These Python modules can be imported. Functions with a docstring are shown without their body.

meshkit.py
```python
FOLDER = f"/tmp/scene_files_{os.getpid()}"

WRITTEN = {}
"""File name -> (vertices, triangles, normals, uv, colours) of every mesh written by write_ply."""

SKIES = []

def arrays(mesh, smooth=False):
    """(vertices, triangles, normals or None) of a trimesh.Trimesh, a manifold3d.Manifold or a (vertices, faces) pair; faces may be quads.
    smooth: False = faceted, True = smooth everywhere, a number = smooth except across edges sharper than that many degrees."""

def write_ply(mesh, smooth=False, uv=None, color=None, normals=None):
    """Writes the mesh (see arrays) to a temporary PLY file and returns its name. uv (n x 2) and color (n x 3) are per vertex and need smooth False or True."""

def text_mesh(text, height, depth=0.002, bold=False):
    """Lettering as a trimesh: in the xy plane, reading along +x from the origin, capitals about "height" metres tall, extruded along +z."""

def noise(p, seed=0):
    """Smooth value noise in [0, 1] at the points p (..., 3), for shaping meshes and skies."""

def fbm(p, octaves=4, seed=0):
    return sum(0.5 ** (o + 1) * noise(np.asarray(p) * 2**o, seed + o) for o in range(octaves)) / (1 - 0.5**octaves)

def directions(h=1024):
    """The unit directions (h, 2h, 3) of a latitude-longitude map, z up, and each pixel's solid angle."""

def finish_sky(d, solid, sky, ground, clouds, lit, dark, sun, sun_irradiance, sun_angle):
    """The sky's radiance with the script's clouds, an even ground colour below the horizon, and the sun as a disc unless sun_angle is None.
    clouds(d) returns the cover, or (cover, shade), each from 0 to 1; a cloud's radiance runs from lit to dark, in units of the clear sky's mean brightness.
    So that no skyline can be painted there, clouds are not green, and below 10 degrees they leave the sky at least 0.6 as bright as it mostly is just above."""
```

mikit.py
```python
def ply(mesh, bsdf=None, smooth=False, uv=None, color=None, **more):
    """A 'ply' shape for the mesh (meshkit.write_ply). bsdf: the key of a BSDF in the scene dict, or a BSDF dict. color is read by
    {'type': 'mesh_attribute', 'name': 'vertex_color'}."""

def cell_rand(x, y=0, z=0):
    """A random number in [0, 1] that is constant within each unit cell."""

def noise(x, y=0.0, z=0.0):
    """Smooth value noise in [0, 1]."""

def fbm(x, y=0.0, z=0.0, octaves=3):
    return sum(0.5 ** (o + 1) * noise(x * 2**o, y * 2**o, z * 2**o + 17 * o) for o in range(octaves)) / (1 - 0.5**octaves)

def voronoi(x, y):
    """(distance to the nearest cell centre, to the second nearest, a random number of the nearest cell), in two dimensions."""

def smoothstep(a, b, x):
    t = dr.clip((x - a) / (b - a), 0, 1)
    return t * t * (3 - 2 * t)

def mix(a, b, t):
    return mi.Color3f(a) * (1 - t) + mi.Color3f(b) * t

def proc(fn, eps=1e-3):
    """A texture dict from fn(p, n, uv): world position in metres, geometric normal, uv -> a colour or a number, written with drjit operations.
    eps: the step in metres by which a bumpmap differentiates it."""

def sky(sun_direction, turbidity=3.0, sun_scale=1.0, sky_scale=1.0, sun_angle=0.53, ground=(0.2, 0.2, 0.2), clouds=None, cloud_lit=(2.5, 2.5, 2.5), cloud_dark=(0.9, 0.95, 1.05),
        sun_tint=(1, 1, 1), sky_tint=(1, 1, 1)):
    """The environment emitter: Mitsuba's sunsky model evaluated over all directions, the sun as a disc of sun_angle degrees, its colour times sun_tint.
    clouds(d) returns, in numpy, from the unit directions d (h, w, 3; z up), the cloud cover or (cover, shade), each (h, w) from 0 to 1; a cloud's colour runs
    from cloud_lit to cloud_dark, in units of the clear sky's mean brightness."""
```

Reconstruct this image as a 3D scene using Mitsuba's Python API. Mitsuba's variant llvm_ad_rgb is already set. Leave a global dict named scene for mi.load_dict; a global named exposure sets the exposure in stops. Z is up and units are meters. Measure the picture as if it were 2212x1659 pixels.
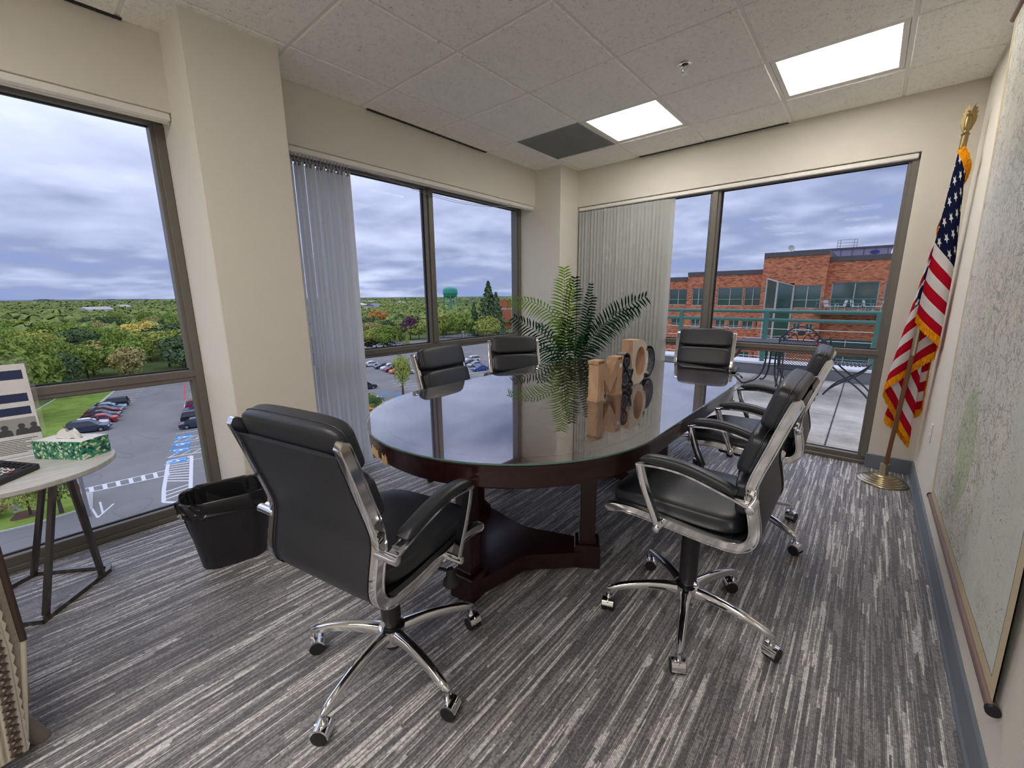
import math, random
import numpy as np
import trimesh
import drjit as dr
import mitsuba as mi
import shapely.geometry as sg
from shapely import affinity
from scipy.interpolate import splprep, splev
import manifold3d as m3
import mikit, meshkit
from mikit import ply, proc, noise, fbm, voronoi, cell_rand, smoothstep, mix

T = mi.ScalarTransform4f
PI = math.pi
scene = {'type': 'scene'}
labels = {}
rng = np.random.default_rng(7)

# ------------------------------------------------------------------ camera
EYE = 1.30                                   # the floor of the room is z = 0
FOCAL = 894.54                               # in pixels of the 2212 wide frame
RIGHT = [0.76179634, 0.64776769, -0.00796003]
DOWN = [0.12819109, -0.16277873, -0.97829961]
FWD = [-0.6350066, 0.74424465, -0.20704229]
scene['camera'] = {'type': 'perspective', 'fov_axis': 'x', 'fov': 2 * math.degrees(math.atan(1106 / FOCAL)), 'near_clip': 0.02, 'far_clip': 60000.0,
                   'to_world': T([[-RIGHT[0], -DOWN[0], FWD[0], 0], [-RIGHT[1], -DOWN[1], FWD[1], 0], [-RIGHT[2], -DOWN[2], FWD[2], EYE], [0, 0, 0, 1]])}
exposure = 1.3

# ------------------------------------------------------------------ sky: a bright overcast day
def clouds(d):
    z = np.maximum(d[..., 2], 0.0)
    s = 1.0 / (z + 0.12)
    p = np.stack([d[..., 0] * s, d[..., 1] * s, z * 1.5], -1)
    big = meshkit.fbm(p * [0.75, 0.75, 1.0] + [3.1, 7.7, 0.0], 5, 3)
    fine = meshkit.fbm(p * [2.6, 2.6, 1.0] + [9.1, 1.7, 0.0], 5, 11)
    lum = (1 + 1.35 * z) / 2.9               # an overcast sky is brighter overhead than at the horizon
    lum = lum * (1 + 1.7 * (big - 0.5) + 1.1 * (fine - 0.5))
    return np.ones_like(z), np.clip(1 - (lum - 0.22) / 0.98, 0, 1)
SKY = 5.5                                    # cloud colours run from 0.22 (dark) to 1.2 (bright) times this
scene['sky'] = mikit.sky((0.3, -0.75, 0.6), turbidity=6.0, sun_scale=0.0, sky_scale=1.0, ground=(0.13, 0.14, 0.12), clouds=clouds,
                         cloud_lit=(1.08 * SKY, 1.16 * SKY, 1.46 * SKY), cloud_dark=(0.140 * SKY, 0.180 * SKY, 0.32 * SKY))
LAMP = (5.4, 5.1, 4.7)                       # radiance of the ceiling panels

# ------------------------------------------------------------------ helpers
def uniq(key):
    if key not in scene and key not in labels and not any(k.startswith(key + '__') for k in scene):
        return key
    n = 1
    while True:
        k = f'{key}_{n:03d}'
        if k not in scene and k not in labels:
            return k
        n += 1
_used = {}
def newkey(key):
    n = _used.get(key, -1) + 1
    _used[key] = n
    return key if n == 0 else f'{key}_{n:03d}'
def tag(key, label=None, cat=None, group=None, kind=None):
    d = {k: v for k, v in (('label', label), ('category', cat), ('group', group), ('kind', kind)) if v}
    if d: labels[key] = d
    return key
def thing(name, label, cat, group=None, kind=None):
    return tag(newkey(name), label, cat, group, kind)
def put(key, shape, to_world=None):
    s = dict(shape)
    if to_world is not None: s['to_world'] = to_world
    scene[key] = s
    return key
def part(parent, name, shape, to_world=None, label=None, kind=None):
    k = newkey(parent + '__' + name)
    put(k, shape, to_world)
    if label or kind: tag(k, label, None, None, kind)
    return k
def solo(name, shape, label, cat, group=None, kind=None, to_world=None):
    k = thing(name, label, cat, group, kind)
    put(k, shape, to_world)
    return k
def struct(name, shape, label=None, to_world=None, cat=None):
    k = newkey(name)
    put(k, shape, to_world)
    tag(k, label, cat, None, 'structure')
    return k

def cat(*ms):
    ms = [m for x in ms for m in (x if isinstance(x, (list, tuple)) else [x])]
    return trimesh.util.concatenate(ms)
def box(x0, x1, y0, y1, z0, z1):
    return trimesh.creation.box(bounds=[[min(x0, x1), min(y0, y1), min(z0, z1)], [max(x0, x1), max(y0, y1), max(z0, z1)]])
def cbox(x0, x1, y0, y1, z0, z1, c=0.004):
    lo, hi = np.array([x0, y0, z0], float), np.array([x1, y1, z1], float)
    c = min(c, 0.45 * (hi - lo).min())
    pts = []
    for i in (0, 1):
        for j in (0, 1):
            for k in (0, 1):
                p = np.array([(lo, hi)[i][0], (lo, hi)[j][1], (lo, hi)[k][2]])
                s = np.array([1 - 2 * i, 1 - 2 * j, 1 - 2 * k]) * c
                for a in range(3):
                    q = p + s
                    q[a] = p[a]
                    pts.append(q)
    return trimesh.convex.convex_hull(np.array(pts))
def move(m, x=0, y=0, z=0, rz=0, rx=0, ry=0):
    m = m.copy()
    for ang, ax in ((rx, [1, 0, 0]), (ry, [0, 1, 0]), (rz, [0, 0, 1])):
        if ang: m.apply_transform(trimesh.transformations.rotation_matrix(ang, ax))
    m.apply_translation([x, y, z])
    return m
def cyl(r, h, n=24, r2=None):
    """Upright, from z = 0 to h."""
    return lathe([(r, 0), (r if r2 is None else r2, h)], n)
def lathe(prof, n=32, cap=True):
    prof = [(max(r, 0.0), z) for r, z in prof]
    if cap:
        if prof[0][0] > 0: prof = [(0, prof[0][1])] + prof
        if prof[-1][0] > 0: prof = prof + [(0, prof[-1][1])]
    m = trimesh.creation.revolve(np.array(prof), sections=n)
    m.merge_vertices()
    return m
def frames(pts):
    p = np.asarray(pts, float)
    t = np.gradient(p, axis=0)
    t /= np.linalg.norm(t, axis=1, keepdims=True) + 1e-12
    a = np.cross(t[0], [0, 0, 1.0] if abs(t[0][2]) < 0.9 else [1.0, 0, 0])
    A = []
    for i in range(len(p)):
        a = a - t[i] * (a @ t[i])
        a /= np.linalg.norm(a) + 1e-12
        A.append(a)
    A = np.array(A)
    return p, t, A, np.cross(t, A)
def loft(rings, caps=True):
    """rings (n, m, 3) of closed sections to a mesh."""
    R = np.asarray(rings, float)
    n, m = R.shape[:2]
    i, j = np.meshgrid(np.arange(n - 1), np.arange(m), indexing='ij')
    q = np.stack([i * m + j, i * m + (j + 1) % m, (i + 1) * m + (j + 1) % m, (i + 1) * m + j], -1).reshape(-1, 4)
    v, f = R.reshape(-1, 3), np.vstack([q[:, [0, 1, 2]], q[:, [0, 2, 3]]])
    if caps:
        c0, c1 = len(v), len(v) + 1
        v = np.vstack([v, R[0].mean(0), R[-1].mean(0)])
        k = np.arange(m)
        f = np.vstack([f, np.stack([(k + 1) % m, k, k * 0 + c0], 1), np.stack([(n - 1) * m + k, (n - 1) * m + (k + 1) % m, k * 0 + c1], 1)])
    mesh = trimesh.Trimesh(v, f, process=False)
    if mesh.volume < 0: mesh.invert()
    return mesh
def tube(pts, r, n=10, flat=None):
    """A round (or flat: (ra, rb)) bar along the points; r may be a list."""
    p, t, a, b = frames(pts)
    ang = np.arange(n) * 2 * PI / n
    r = np.broadcast_to(r, (len(p),))[:, None, None]
    ra, rb = flat or (1, 1)
    return loft(p[:, None] + r * (np.cos(ang)[None, :, None] * a[:, None] * ra + np.sin(ang)[None, :, None] * b[:, None] * rb))
def bar(p, q, w, h, up=(0, 0, 1)):
    """A straight rectangular bar from p to q."""
    p, q = np.asarray(p, float), np.asarray(q, float)
    t = (q - p) / np.linalg.norm(q - p)
    a = np.cross(t, up)
    a /= np.linalg.norm(a)
    b = np.cross(a, t)
    ring = np.array([a * w + b * h, -a * w + b * h, -a * w - b * h, a * w - b * h]) / 2
    return loft([p + ring, q + ring])
def spline(pts, n=40, s=0.0):
    p = np.asarray(pts, float)
    tck, _ = splprep(p.T, s=s, k=min(3, len(p) - 1))
    return np.stack(splev(np.linspace(0, 1, n), tck), -1)
def extrude(poly, h, z=0.0):
    ps = getattr(poly, 'geoms', [poly])
    m = cat([trimesh.creation.extrude_polygon(g, h, engine='earcut') for g in ps])
    m.apply_translation([0, 0, z])
    return m
def pillow(lx, ly, lz, e=0.3, n=28, e2=None):
    """A superellipsoid: a box with softly rounded edges, full sizes lx, ly, lz."""
    e2 = e if e2 is None else e2
    u, v = np.linspace(-PI, PI, 2 * n + 1)[:-1], np.linspace(-PI / 2, PI / 2, n + 1)
    sp = lambda x, k: np.sign(x) * np.abs(x) ** k
    R = np.stack([np.stack([lx / 2 * sp(np.cos(vv), e) * sp(np.cos(u), e2), ly / 2 * sp(np.cos(vv), e) * sp(np.sin(u), e2), np.full_like(u, lz / 2 * sp(np.sin(vv), e))], -1) for vv in v])
    m = loft(R, caps=False)
    m.merge_vertices()
    return m
def rounded(lx, ly, lz, r, n=12):
    """A box with rounded edges of radius r, centred."""
    s = trimesh.creation.uv_sphere(1.0, count=[n, 2 * n])
    v = np.array(s.vertices)
    h = np.array([lx, ly, lz]) / 2 - r
    return trimesh.convex.convex_hull(np.vstack([v * r + h * np.array([a, b, c]) for a in (-1, 1) for b in (-1, 1) for c in (-1, 1)]))
def rrect(w, h, r, n=6):
    return sg.box(-w / 2 + r, -h / 2 + r, w / 2 - r, h / 2 - r).buffer(r, quad_segs=n)
def text(s, h, depth=0.001, bold=False):
    return meshkit.text_mesh(s, h, depth, bold)
def mat4(M): return T(np.asarray(M, float).tolist())
def place(x, y, z, rz=0.0):
    return T().translate([x, y, z]).rotate([0, 0, 1], rz)

# ------------------------------------------------------------------ materials
def rgb(*c): return {'type': 'rgb', 'value': list(c)}
def M(name, **k):
    two = k.pop('two', True)
    b = {'type': 'principled', **{a: (rgb(*v) if isinstance(v, tuple) else v) for a, v in k.items()}}
    scene[name] = {'type': 'twosided', 'bsdf': b} if two else b
    return name
def D(name, *c):
    scene[name] = {'type': 'twosided', 'bsdf': {'type': 'diffuse', 'reflectance': rgb(*c)}}
    return name
M('m_wall', base_color=(0.70, 0.66, 0.59), roughness=0.75, specular=0.3)
M('m_bronze', base_color=(0.17, 0.155, 0.135), roughness=0.42, metallic=0.35, specular=0.5)
M('m_gasket', base_color=(0.012, 0.012, 0.013), roughness=0.6)
M('m_white_metal', base_color=(0.76, 0.74, 0.69), roughness=0.5)
M('m_baseboard', base_color=(0.16, 0.185, 0.22), roughness=0.5)
M('m_vent', base_color=(0.20, 0.215, 0.205), roughness=0.6)
M('m_black', base_color=(0.012, 0.012, 0.013), roughness=0.55)
M('m_plastic', base_color=(0.016, 0.016, 0.019), roughness=0.42)
M('m_leather', base_color=(0.019, 0.021, 0.027), roughness=0.38, specular=0.6)
M('m_chrome', base_color=(0.80, 0.80, 0.81), roughness=0.055, metallic=1.0)
M('m_gold', base_color=(0.62, 0.54, 0.36), roughness=0.25, metallic=1.0)
M('m_antique', base_color=(0.30, 0.22, 0.10), roughness=0.35, metallic=0.9)
M('m_white', base_color=(0.72, 0.72, 0.71), roughness=0.5)
M('m_grey', base_color=(0.25, 0.25, 0.26), roughness=0.5)
M('m_fringe', base_color=(0.85, 0.33, 0.012), roughness=0.7)
M('m_black_steel', base_color=(0.045, 0.038, 0.034), roughness=0.16, metallic=0.3, specular=1.0, clearcoat=0.8)
M('m_bag', base_color=(0.010, 0.010, 0.012), roughness=0.28, specular=0.6)
scene['m_pane'] = {'type': 'thindielectric', 'int_ior': 1.11}      # index lowered so the added rear panels barely mirror
scene['m_table_glass'] = {'type': 'thindielectric', 'int_ior': 2.2}
M('m_glass_edge', base_color=(0.08, 0.17, 0.16), roughness=0.12, specular=0.8)
scene['m_blind_lit'] = {'type': 'principledthin', 'base_color': rgb(0.86, 0.86, 0.87), 'roughness': 0.45, 'diff_trans': 1.0, 'spec_trans': 0.0}  # brighter copy of the slat material, daylight put into its colour
scene['m_blind_shaded'] = {'type': 'principledthin', 'base_color': rgb(0.50, 0.51, 0.49), 'roughness': 0.45, 'diff_trans': 0.5, 'spec_trans': 0.0}  # same slat material, shade put into a darker colour
scene['m_acrylic'] = {'type': 'thindielectric', 'int_ior': 1.5}

def f_ceiling(p, n, uv):
    a = noise(p.x * 150, p.y * 150, 3.0)
    b = noise(p.x * 330, p.y * 330, 7.0)
    c = noise(p.x * 60, p.y * 60, 1.0)
    worm = smoothstep(0.045, 0.015, dr.abs(a - 0.5)) * smoothstep(0.52, 0.62, c)
    pin = smoothstep(0.80, 0.88, b)
    return mix((0.96, 0.94, 0.87), (0.42, 0.40, 0.36), dr.clip(worm * 0.9 + pin * 0.55, 0, 1))
scene['m_tile'] = {'type': 'twosided', 'bsdf': {'type': 'diffuse', 'reflectance': proc(f_ceiling)}}

def f_carpet(p, n, uv):
    i = dr.floor(p.x / 0.0046)
    o = cell_rand(i, 5)
    j = dr.floor(p.y / 0.15 + o * 9)
    pair = dr.floor(p.x / 0.0115)
    k = dr.floor(p.y / 0.42 + cell_rand(pair, 77) * 7)
    r = 0.45 * cell_rand(i, j, 3) + 0.55 * cell_rand(pair, k, 9)
    light = smoothstep(0.70, 0.74, r)
    mid = smoothstep(0.40, 0.45, r)
    tuft = 0.55 + 0.75 * noise(p.x * 230, p.y * 190, 2.0) * (0.6 + 0.4 * noise(p.x * 900, p.y * 620))
    across = (p.x / 0.0046 - i) - 0.5
    groove = 1.0 - 1.6 * across * across
    warm = cell_rand(i, j, 21)
    c = mix((0.066, 0.064, 0.070), (0.125, 0.120, 0.124), mid)
    c = mix(c, mix((0.31, 0.295, 0.285), (0.26, 0.26, 0.275), warm), light)
    return c * tuft * groove * 2.7
scene['m_carpet'] = {'type': 'twosided', 'bsdf': {'type': 'bumpmap', 'scale': 1.0, 'texture': proc(lambda p, n, uv: 0.0016 * noise(p.x * 220, p.y * 190) * noise(p.x * 217, 5.0), 1e-3),
                                                 'bsdf': {'type': 'principled', 'base_color': proc(f_carpet), 'roughness': 0.6, 'specular': 0.55, 'sheen': 0.8, 'sheen_tint': 0.3}}}

def f_mahogany(p, n, uv):
    g = fbm(p.x * 5.0 + 1.4 * fbm(p.y * 1.5, p.x * 3.0), p.y * 5.0, p.z * 6.0)
    w = noise((p.x + 0.25 * noise(p.y * 4.0, p.x * 2.0)) * 70, p.y * 7.0, p.z * 40.0)
    return mix((0.008, 0.0022, 0.0025), (0.036, 0.0075, 0.0068), dr.clip(0.55 * g + 0.45 * w, 0, 1))
scene['m_mahogany'] = {'type': 'twosided', 'bsdf': {'type': 'principled', 'base_color': proc(f_mahogany), 'roughness': 0.24, 'specular': 0.5, 'clearcoat': 0.6, 'clearcoat_gloss': 0.92}}
M('m_bare_wood', base_color=(0.50, 0.31, 0.15), roughness=0.7)

def f_pine(p, n, uv):
    g = noise(p.x * 46 + 3 * noise(p.z * 9, p.y * 7), p.y * 46, p.z * 7)
    h = noise(p.x * 240, p.y * 240, p.z * 18)
    return mix((0.33, 0.17, 0.085), (0.60, 0.40, 0.25), dr.clip(0.7 * g + 0.35 * h, 0, 1))
scene['m_pine'] = {'type': 'twosided', 'bsdf': {'type': 'principled', 'base_color': proc(f_pine), 'roughness': 0.5}}
def f_zinc(p, n, uv):
    a, b, c = voronoi(p.y * 55 + p.x * 20, p.z * 55)
    return mix((0.10, 0.105, 0.115), (0.30, 0.31, 0.33), dr.clip(c * 0.7 + 0.5 * fbm(p.x * 60, p.y * 60, p.z * 60) - 0.1, 0, 1))
scene['m_zinc'] = {'type': 'twosided', 'bsdf': {'type': 'principled', 'base_color': proc(f_zinc), 'roughness': 0.38, 'metallic': 0.7}}
# ------------------------------------------------------------------ the room
CEIL, XC, YB, YR = 2.576, 0.383, 4.025, -4.2          # ceiling height, map wall, window wall, rear wall
XG, HEAD = -3.07, 2.223                               # glass plane of the left windows, underside of the header
YG = 4.115                                            # glass plane of the end window
k = struct('floor', ply(box(-3.13, XC + 0.1, YR, 4.16, -0.12, 0.0), 'm_carpet'), 'charcoal striped carpet floor')
slab = struct('slab', ply(box(-3.3, XC + 0.3, YR - 0.2, 4.3, CEIL + 0.16, CEIL + 0.3), 'm_white'))
struct('wall_right', ply(box(XC, XC + 0.15, YR, 4.3, 0, CEIL + 0.16), 'm_wall'), 'plain cream wall that carries the map')
struct('wall_rear', ply(box(-3.2, XC + 0.15, YR - 0.12, YR, 0, CEIL + 0.16), 'm_wall'))
wl = struct('wall_left', ply(box(-3.16, -2.825, YR, 4.2, HEAD, CEIL + 0.16), 'm_wall'), 'cream header above the left windows')
struct('pillar', ply(cbox(-3.16, -2.498, 0.667, 1.09, 0, CEIL + 0.1, 0.004), 'm_wall'), 'broad cream pillar between the two left windows')
struct('pillar', ply(cbox(-3.16, -2.50, 3.705, 4.2, 0, CEIL + 0.1, 0.004), 'm_wall'), 'cream corner column beside the palm')
struct('wall_back', ply(cat(box(-2.6, XC + 0.1, YB, 4.2, 2.216, CEIL + 0.16), box(0.130, XC + 0.1, YB, 4.2, 0, 2.3)), 'm_wall'), 'cream wall round the end window')
struct('baseboard_right', ply(cat(cbox(XC - 0.010, XC + 0.002, YR, YB, 0, 0.108, 0.003), box(XC - 0.018, XC, YR, YB, 0, 0.012)), 'm_baseboard'))
struct('baseboard_back', ply(cat(cbox(0.128, XC, YB - 0.010, YB + 0.002, 0, 0.108, 0.003), cbox(0.120, 0.132, YB - 0.01, YG - 0.06, 0, 0.108, 0.003)), 'm_baseboard'))
struct('baseboard_left', ply(cat(cbox(-2.500, -2.488, 0.66, 1.097, 0, 0.108, 0.003), cbox(-3.0, -2.49, 0.657, 0.669, 0, 0.108, 0.003), cbox(-2.98, -2.49, 3.695, 3.707, 0, 0.108, 0.003), cbox(-2.502, -2.49, 3.70, 4.03, 0, 0.108, 0.003)), 'm_baseboard'))

# windows: bronze aluminium frames with one low transom
def frame_bar(a, b, c): return cbox(*a, *b, *c, 0.004)
def left_window(y0, y1, mullions):
    w = newkey('window'); w = w if w != 'window' else w
    return w
def window_left(name, y0, y1, mull, label):
    tag(name, label, None, None, 'structure')
    xa, xb = XG - 0.035, XG + 0.045
    part(name, 'head', ply(cat(cbox(xa, xb, y0, y1, 2.205, 2.262), cbox(xb, xb + 0.012, y0, y1, 2.228, 2.262)), 'm_bronze'))
    part(name, 'sill', ply(cat(cbox(xa, xb + 0.0, y0, y1, 0.0, 0.078), cbox(xb, xb + 0.010, y0, y1, 0.0, 0.03)), 'm_bronze'))
    part(name, 'transom', ply(cat(cbox(xa, xb, y0, y1, 0.822, 0.886), cbox(xb, xb + 0.008, y0, y1, 0.845, 0.886, 0.003)), 'm_bronze'))
    edges = [y0] + [m for m in mull] + [y1]
    for y in (y0 + 0.03, y1 - 0.03):
        part(name, 'jamb', ply(cat(cbox(xa, xb, y - 0.03, y + 0.03, 0.07, 2.21), cbox(xb - 0.002, xb + 0.014, y - 0.012, y + 0.03 if y > y0 + 0.1 else y + 0.012, 0.07, 2.21)), 'm_bronze'))
    for y in mull:
        part(name, 'mullion', ply(cat(cbox(xa, xb, y - 0.042, y + 0.042, 0.07, 2.21), cbox(xb - 0.004, xb + 0.018, y - 0.022, y + 0.022, 0.886, 2.205)), 'm_bronze'))
    for a, b in zip(edges[:-1], edges[1:]):
        for z0, z1 in ((0.07, 0.83), (0.88, 2.215)):
            part(name, 'pane', ply(trimesh.Trimesh([[XG, a, z0], [XG, b, z0], [XG, b, z1], [XG, a, z1]], [[0, 1, 2], [0, 2, 3]], process=False), 'm_pane'))
            part(name, 'gasket', ply(cat(*[box(XG - 0.006, XG + 0.008, *yy, *zz) for yy, zz in (((a + 0.03, b - 0.03), (z0 + 0.004, z0 + 0.014)), ((a + 0.03, b - 0.03), (z1 - 0.014, z1 - 0.002)), ((a + 0.026, a + 0.05), (z0, z1)), ((b - 0.05, b - 0.026), (z0, z1)))]), 'm_gasket'))
    struct('trim', ply(box(-3.16, -2.87, y0, y1, 2.262, 2.30), 'm_white_metal'))
window_left('window_1', YR, 0.667, [-2.75, -1.1], 'tall left window over the parking lot')
window_left('window_2', 1.09, 3.705, [2.462], 'left window beyond the pillar, with the water tower in view')

w3 = 'window_3'
tag(w3, 'end window onto the terrace', None, None, 'structure')
X0, X1 = -2.50, 0.130
ya, yb = YG - 0.045, YG + 0.035
part(w3, 'head', ply(cat(cbox(X0, X1, ya, yb, 2.172, 2.222), cbox(X0, X1, ya - 0.012, ya, 2.195, 2.222)), 'm_bronze'))
part(w3, 'sill', ply(cat(cbox(X0, X1, ya, yb, 0.0, 0.072), cbox(X0, X1, ya - 0.01, ya, 0.0, 0.03)), 'm_bronze'))
part(w3, 'transom', ply(cat(cbox(X0, X1, ya, yb, 0.826, 0.888), cbox(X0, X1, ya - 0.008, ya, 0.850, 0.888, 0.003)), 'm_bronze'))
for x in (X0 + 0.03, X1 - 0.028):
    part(w3, 'jamb', ply(cat(cbox(x - 0.03, x + 0.028, ya, yb, 0.06, 2.18), cbox(x - 0.012, x + 0.028, ya - 0.014, ya + 0.002, 0.06, 2.18)), 'm_bronze'))
part(w3, 'mullion', ply(cat(cbox(-1.178, -1.098, ya, yb, 0.06, 2.18), cbox(-1.160, -1.116, ya - 0.018, ya + 0.004, 0.888, 2.172)), 'm_bronze'))
for a, b in ((X0, -1.138), (-1.138, X1)):
    for z0, z1 in ((0.06, 0.835), (0.88, 2.18)):
        part(w3, 'pane', ply(trimesh.Trimesh([[a, YG, z0], [b, YG, z0], [b, YG, z1], [a, YG, z1]], [[0, 1, 2], [0, 2, 3]], process=False), 'm_pane'))
        part(w3, 'gasket', ply(cat(*[box(*xx, YG - 0.008, YG + 0.006, *zz) for xx, zz in (((a + 0.03, b - 0.03), (z0 + 0.006, z0 + 0.016)), ((a + 0.03, b - 0.03), (z1 - 0.014, z1 - 0.002)), ((a + 0.030, a + 0.052), (z0, z1)), ((b - 0.052, b - 0.032), (z0, z1)))]), 'm_gasket'))
struct('trim', ply(cat(box(X0, X1, YB + 0.03, 4.2, 2.2215, 2.24), box(X1 - 0.001, X1 + 0.004, YB + 0.005, 4.07, 0.11, 2.216)), 'm_white_metal'))

# suspended ceiling: lay-in tiles between light T-bars
xs = [-0.012 - 0.61 * i for i in range(0, 5)]
xs = [XC] + xs + [-2.825]
xs[5] = -2.452
ys = [YB] + [3.565 - 0.61 * j for j in range(0, 13)] + [YR]
ce = newkey('ceiling')
grid = [box(x - 0.012, x + 0.012, YR, YB, CEIL, CEIL + 0.03) for x in xs[1:-1]] + [box(-2.825, XC, y - 0.012, y + 0.012, CEIL, CEIL + 0.03) for y in ys[1:-1]]
grid += [box(XC - 0.02, XC + 0.01, YR, YB, CEIL - 0.002, CEIL + 0.03), box(-2.83, -2.805, YR, YB, CEIL - 0.002, CEIL + 0.03), box(-2.83, XC, YB - 0.02, YB + 0.01, CEIL - 0.002, CEIL + 0.03),
         box(-2.53, -2.475, 0.64, 0.66, CEIL - 0.002, CEIL + 0.03), box(-2.50, -2.478, 0.64, 1.115, CEIL - 0.002, CEIL + 0.03), box(-2.83, -2.478, 1.09, 1.115, CEIL - 0.002, CEIL + 0.03), box(-2.83, -2.478, 0.642, 0.667, CEIL - 0.002, CEIL + 0.03),
         box(-2.83, -2.48, 3.685, 3.705, CEIL - 0.002, CEIL + 0.03), box(-2.50, -2.48, 3.685, 4.03, CEIL - 0.002, CEIL + 0.03)]
put(ce, ply(cat(grid), 'm_white_metal'))
tag(ce, 'suspended ceiling of speckled mineral fibre tiles', None, None, 'structure')
lamps, vents = [(1, 1), (3, 1)], [(4, 1)]
lamp_cells = set(lamps) | {(1, 7), (3, 7), (1, 9), (3, 9), (1, 11), (3, 11)}  # the extra cells are unseen panels added to brighten the room
tile_cache = {}
def tile_mesh(w, h):
    key = (round(w, 3), round(h, 3))
    if key not in tile_cache:
        tile_cache[key] = ply(cat(cbox(-w / 2 + 0.009, w / 2 - 0.009, -h / 2 + 0.009, h / 2 - 0.009, -0.006, 0.012, 0.004), box(-w / 2 + 0.002, w / 2 - 0.002, -h / 2 + 0.002, h / 2 - 0.002, 0.0005, 0.014)), 'm_tile')
    return tile_cache[key]
M('m_diffuser', base_color=(0.75, 0.75, 0.73), roughness=0.5)
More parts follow.
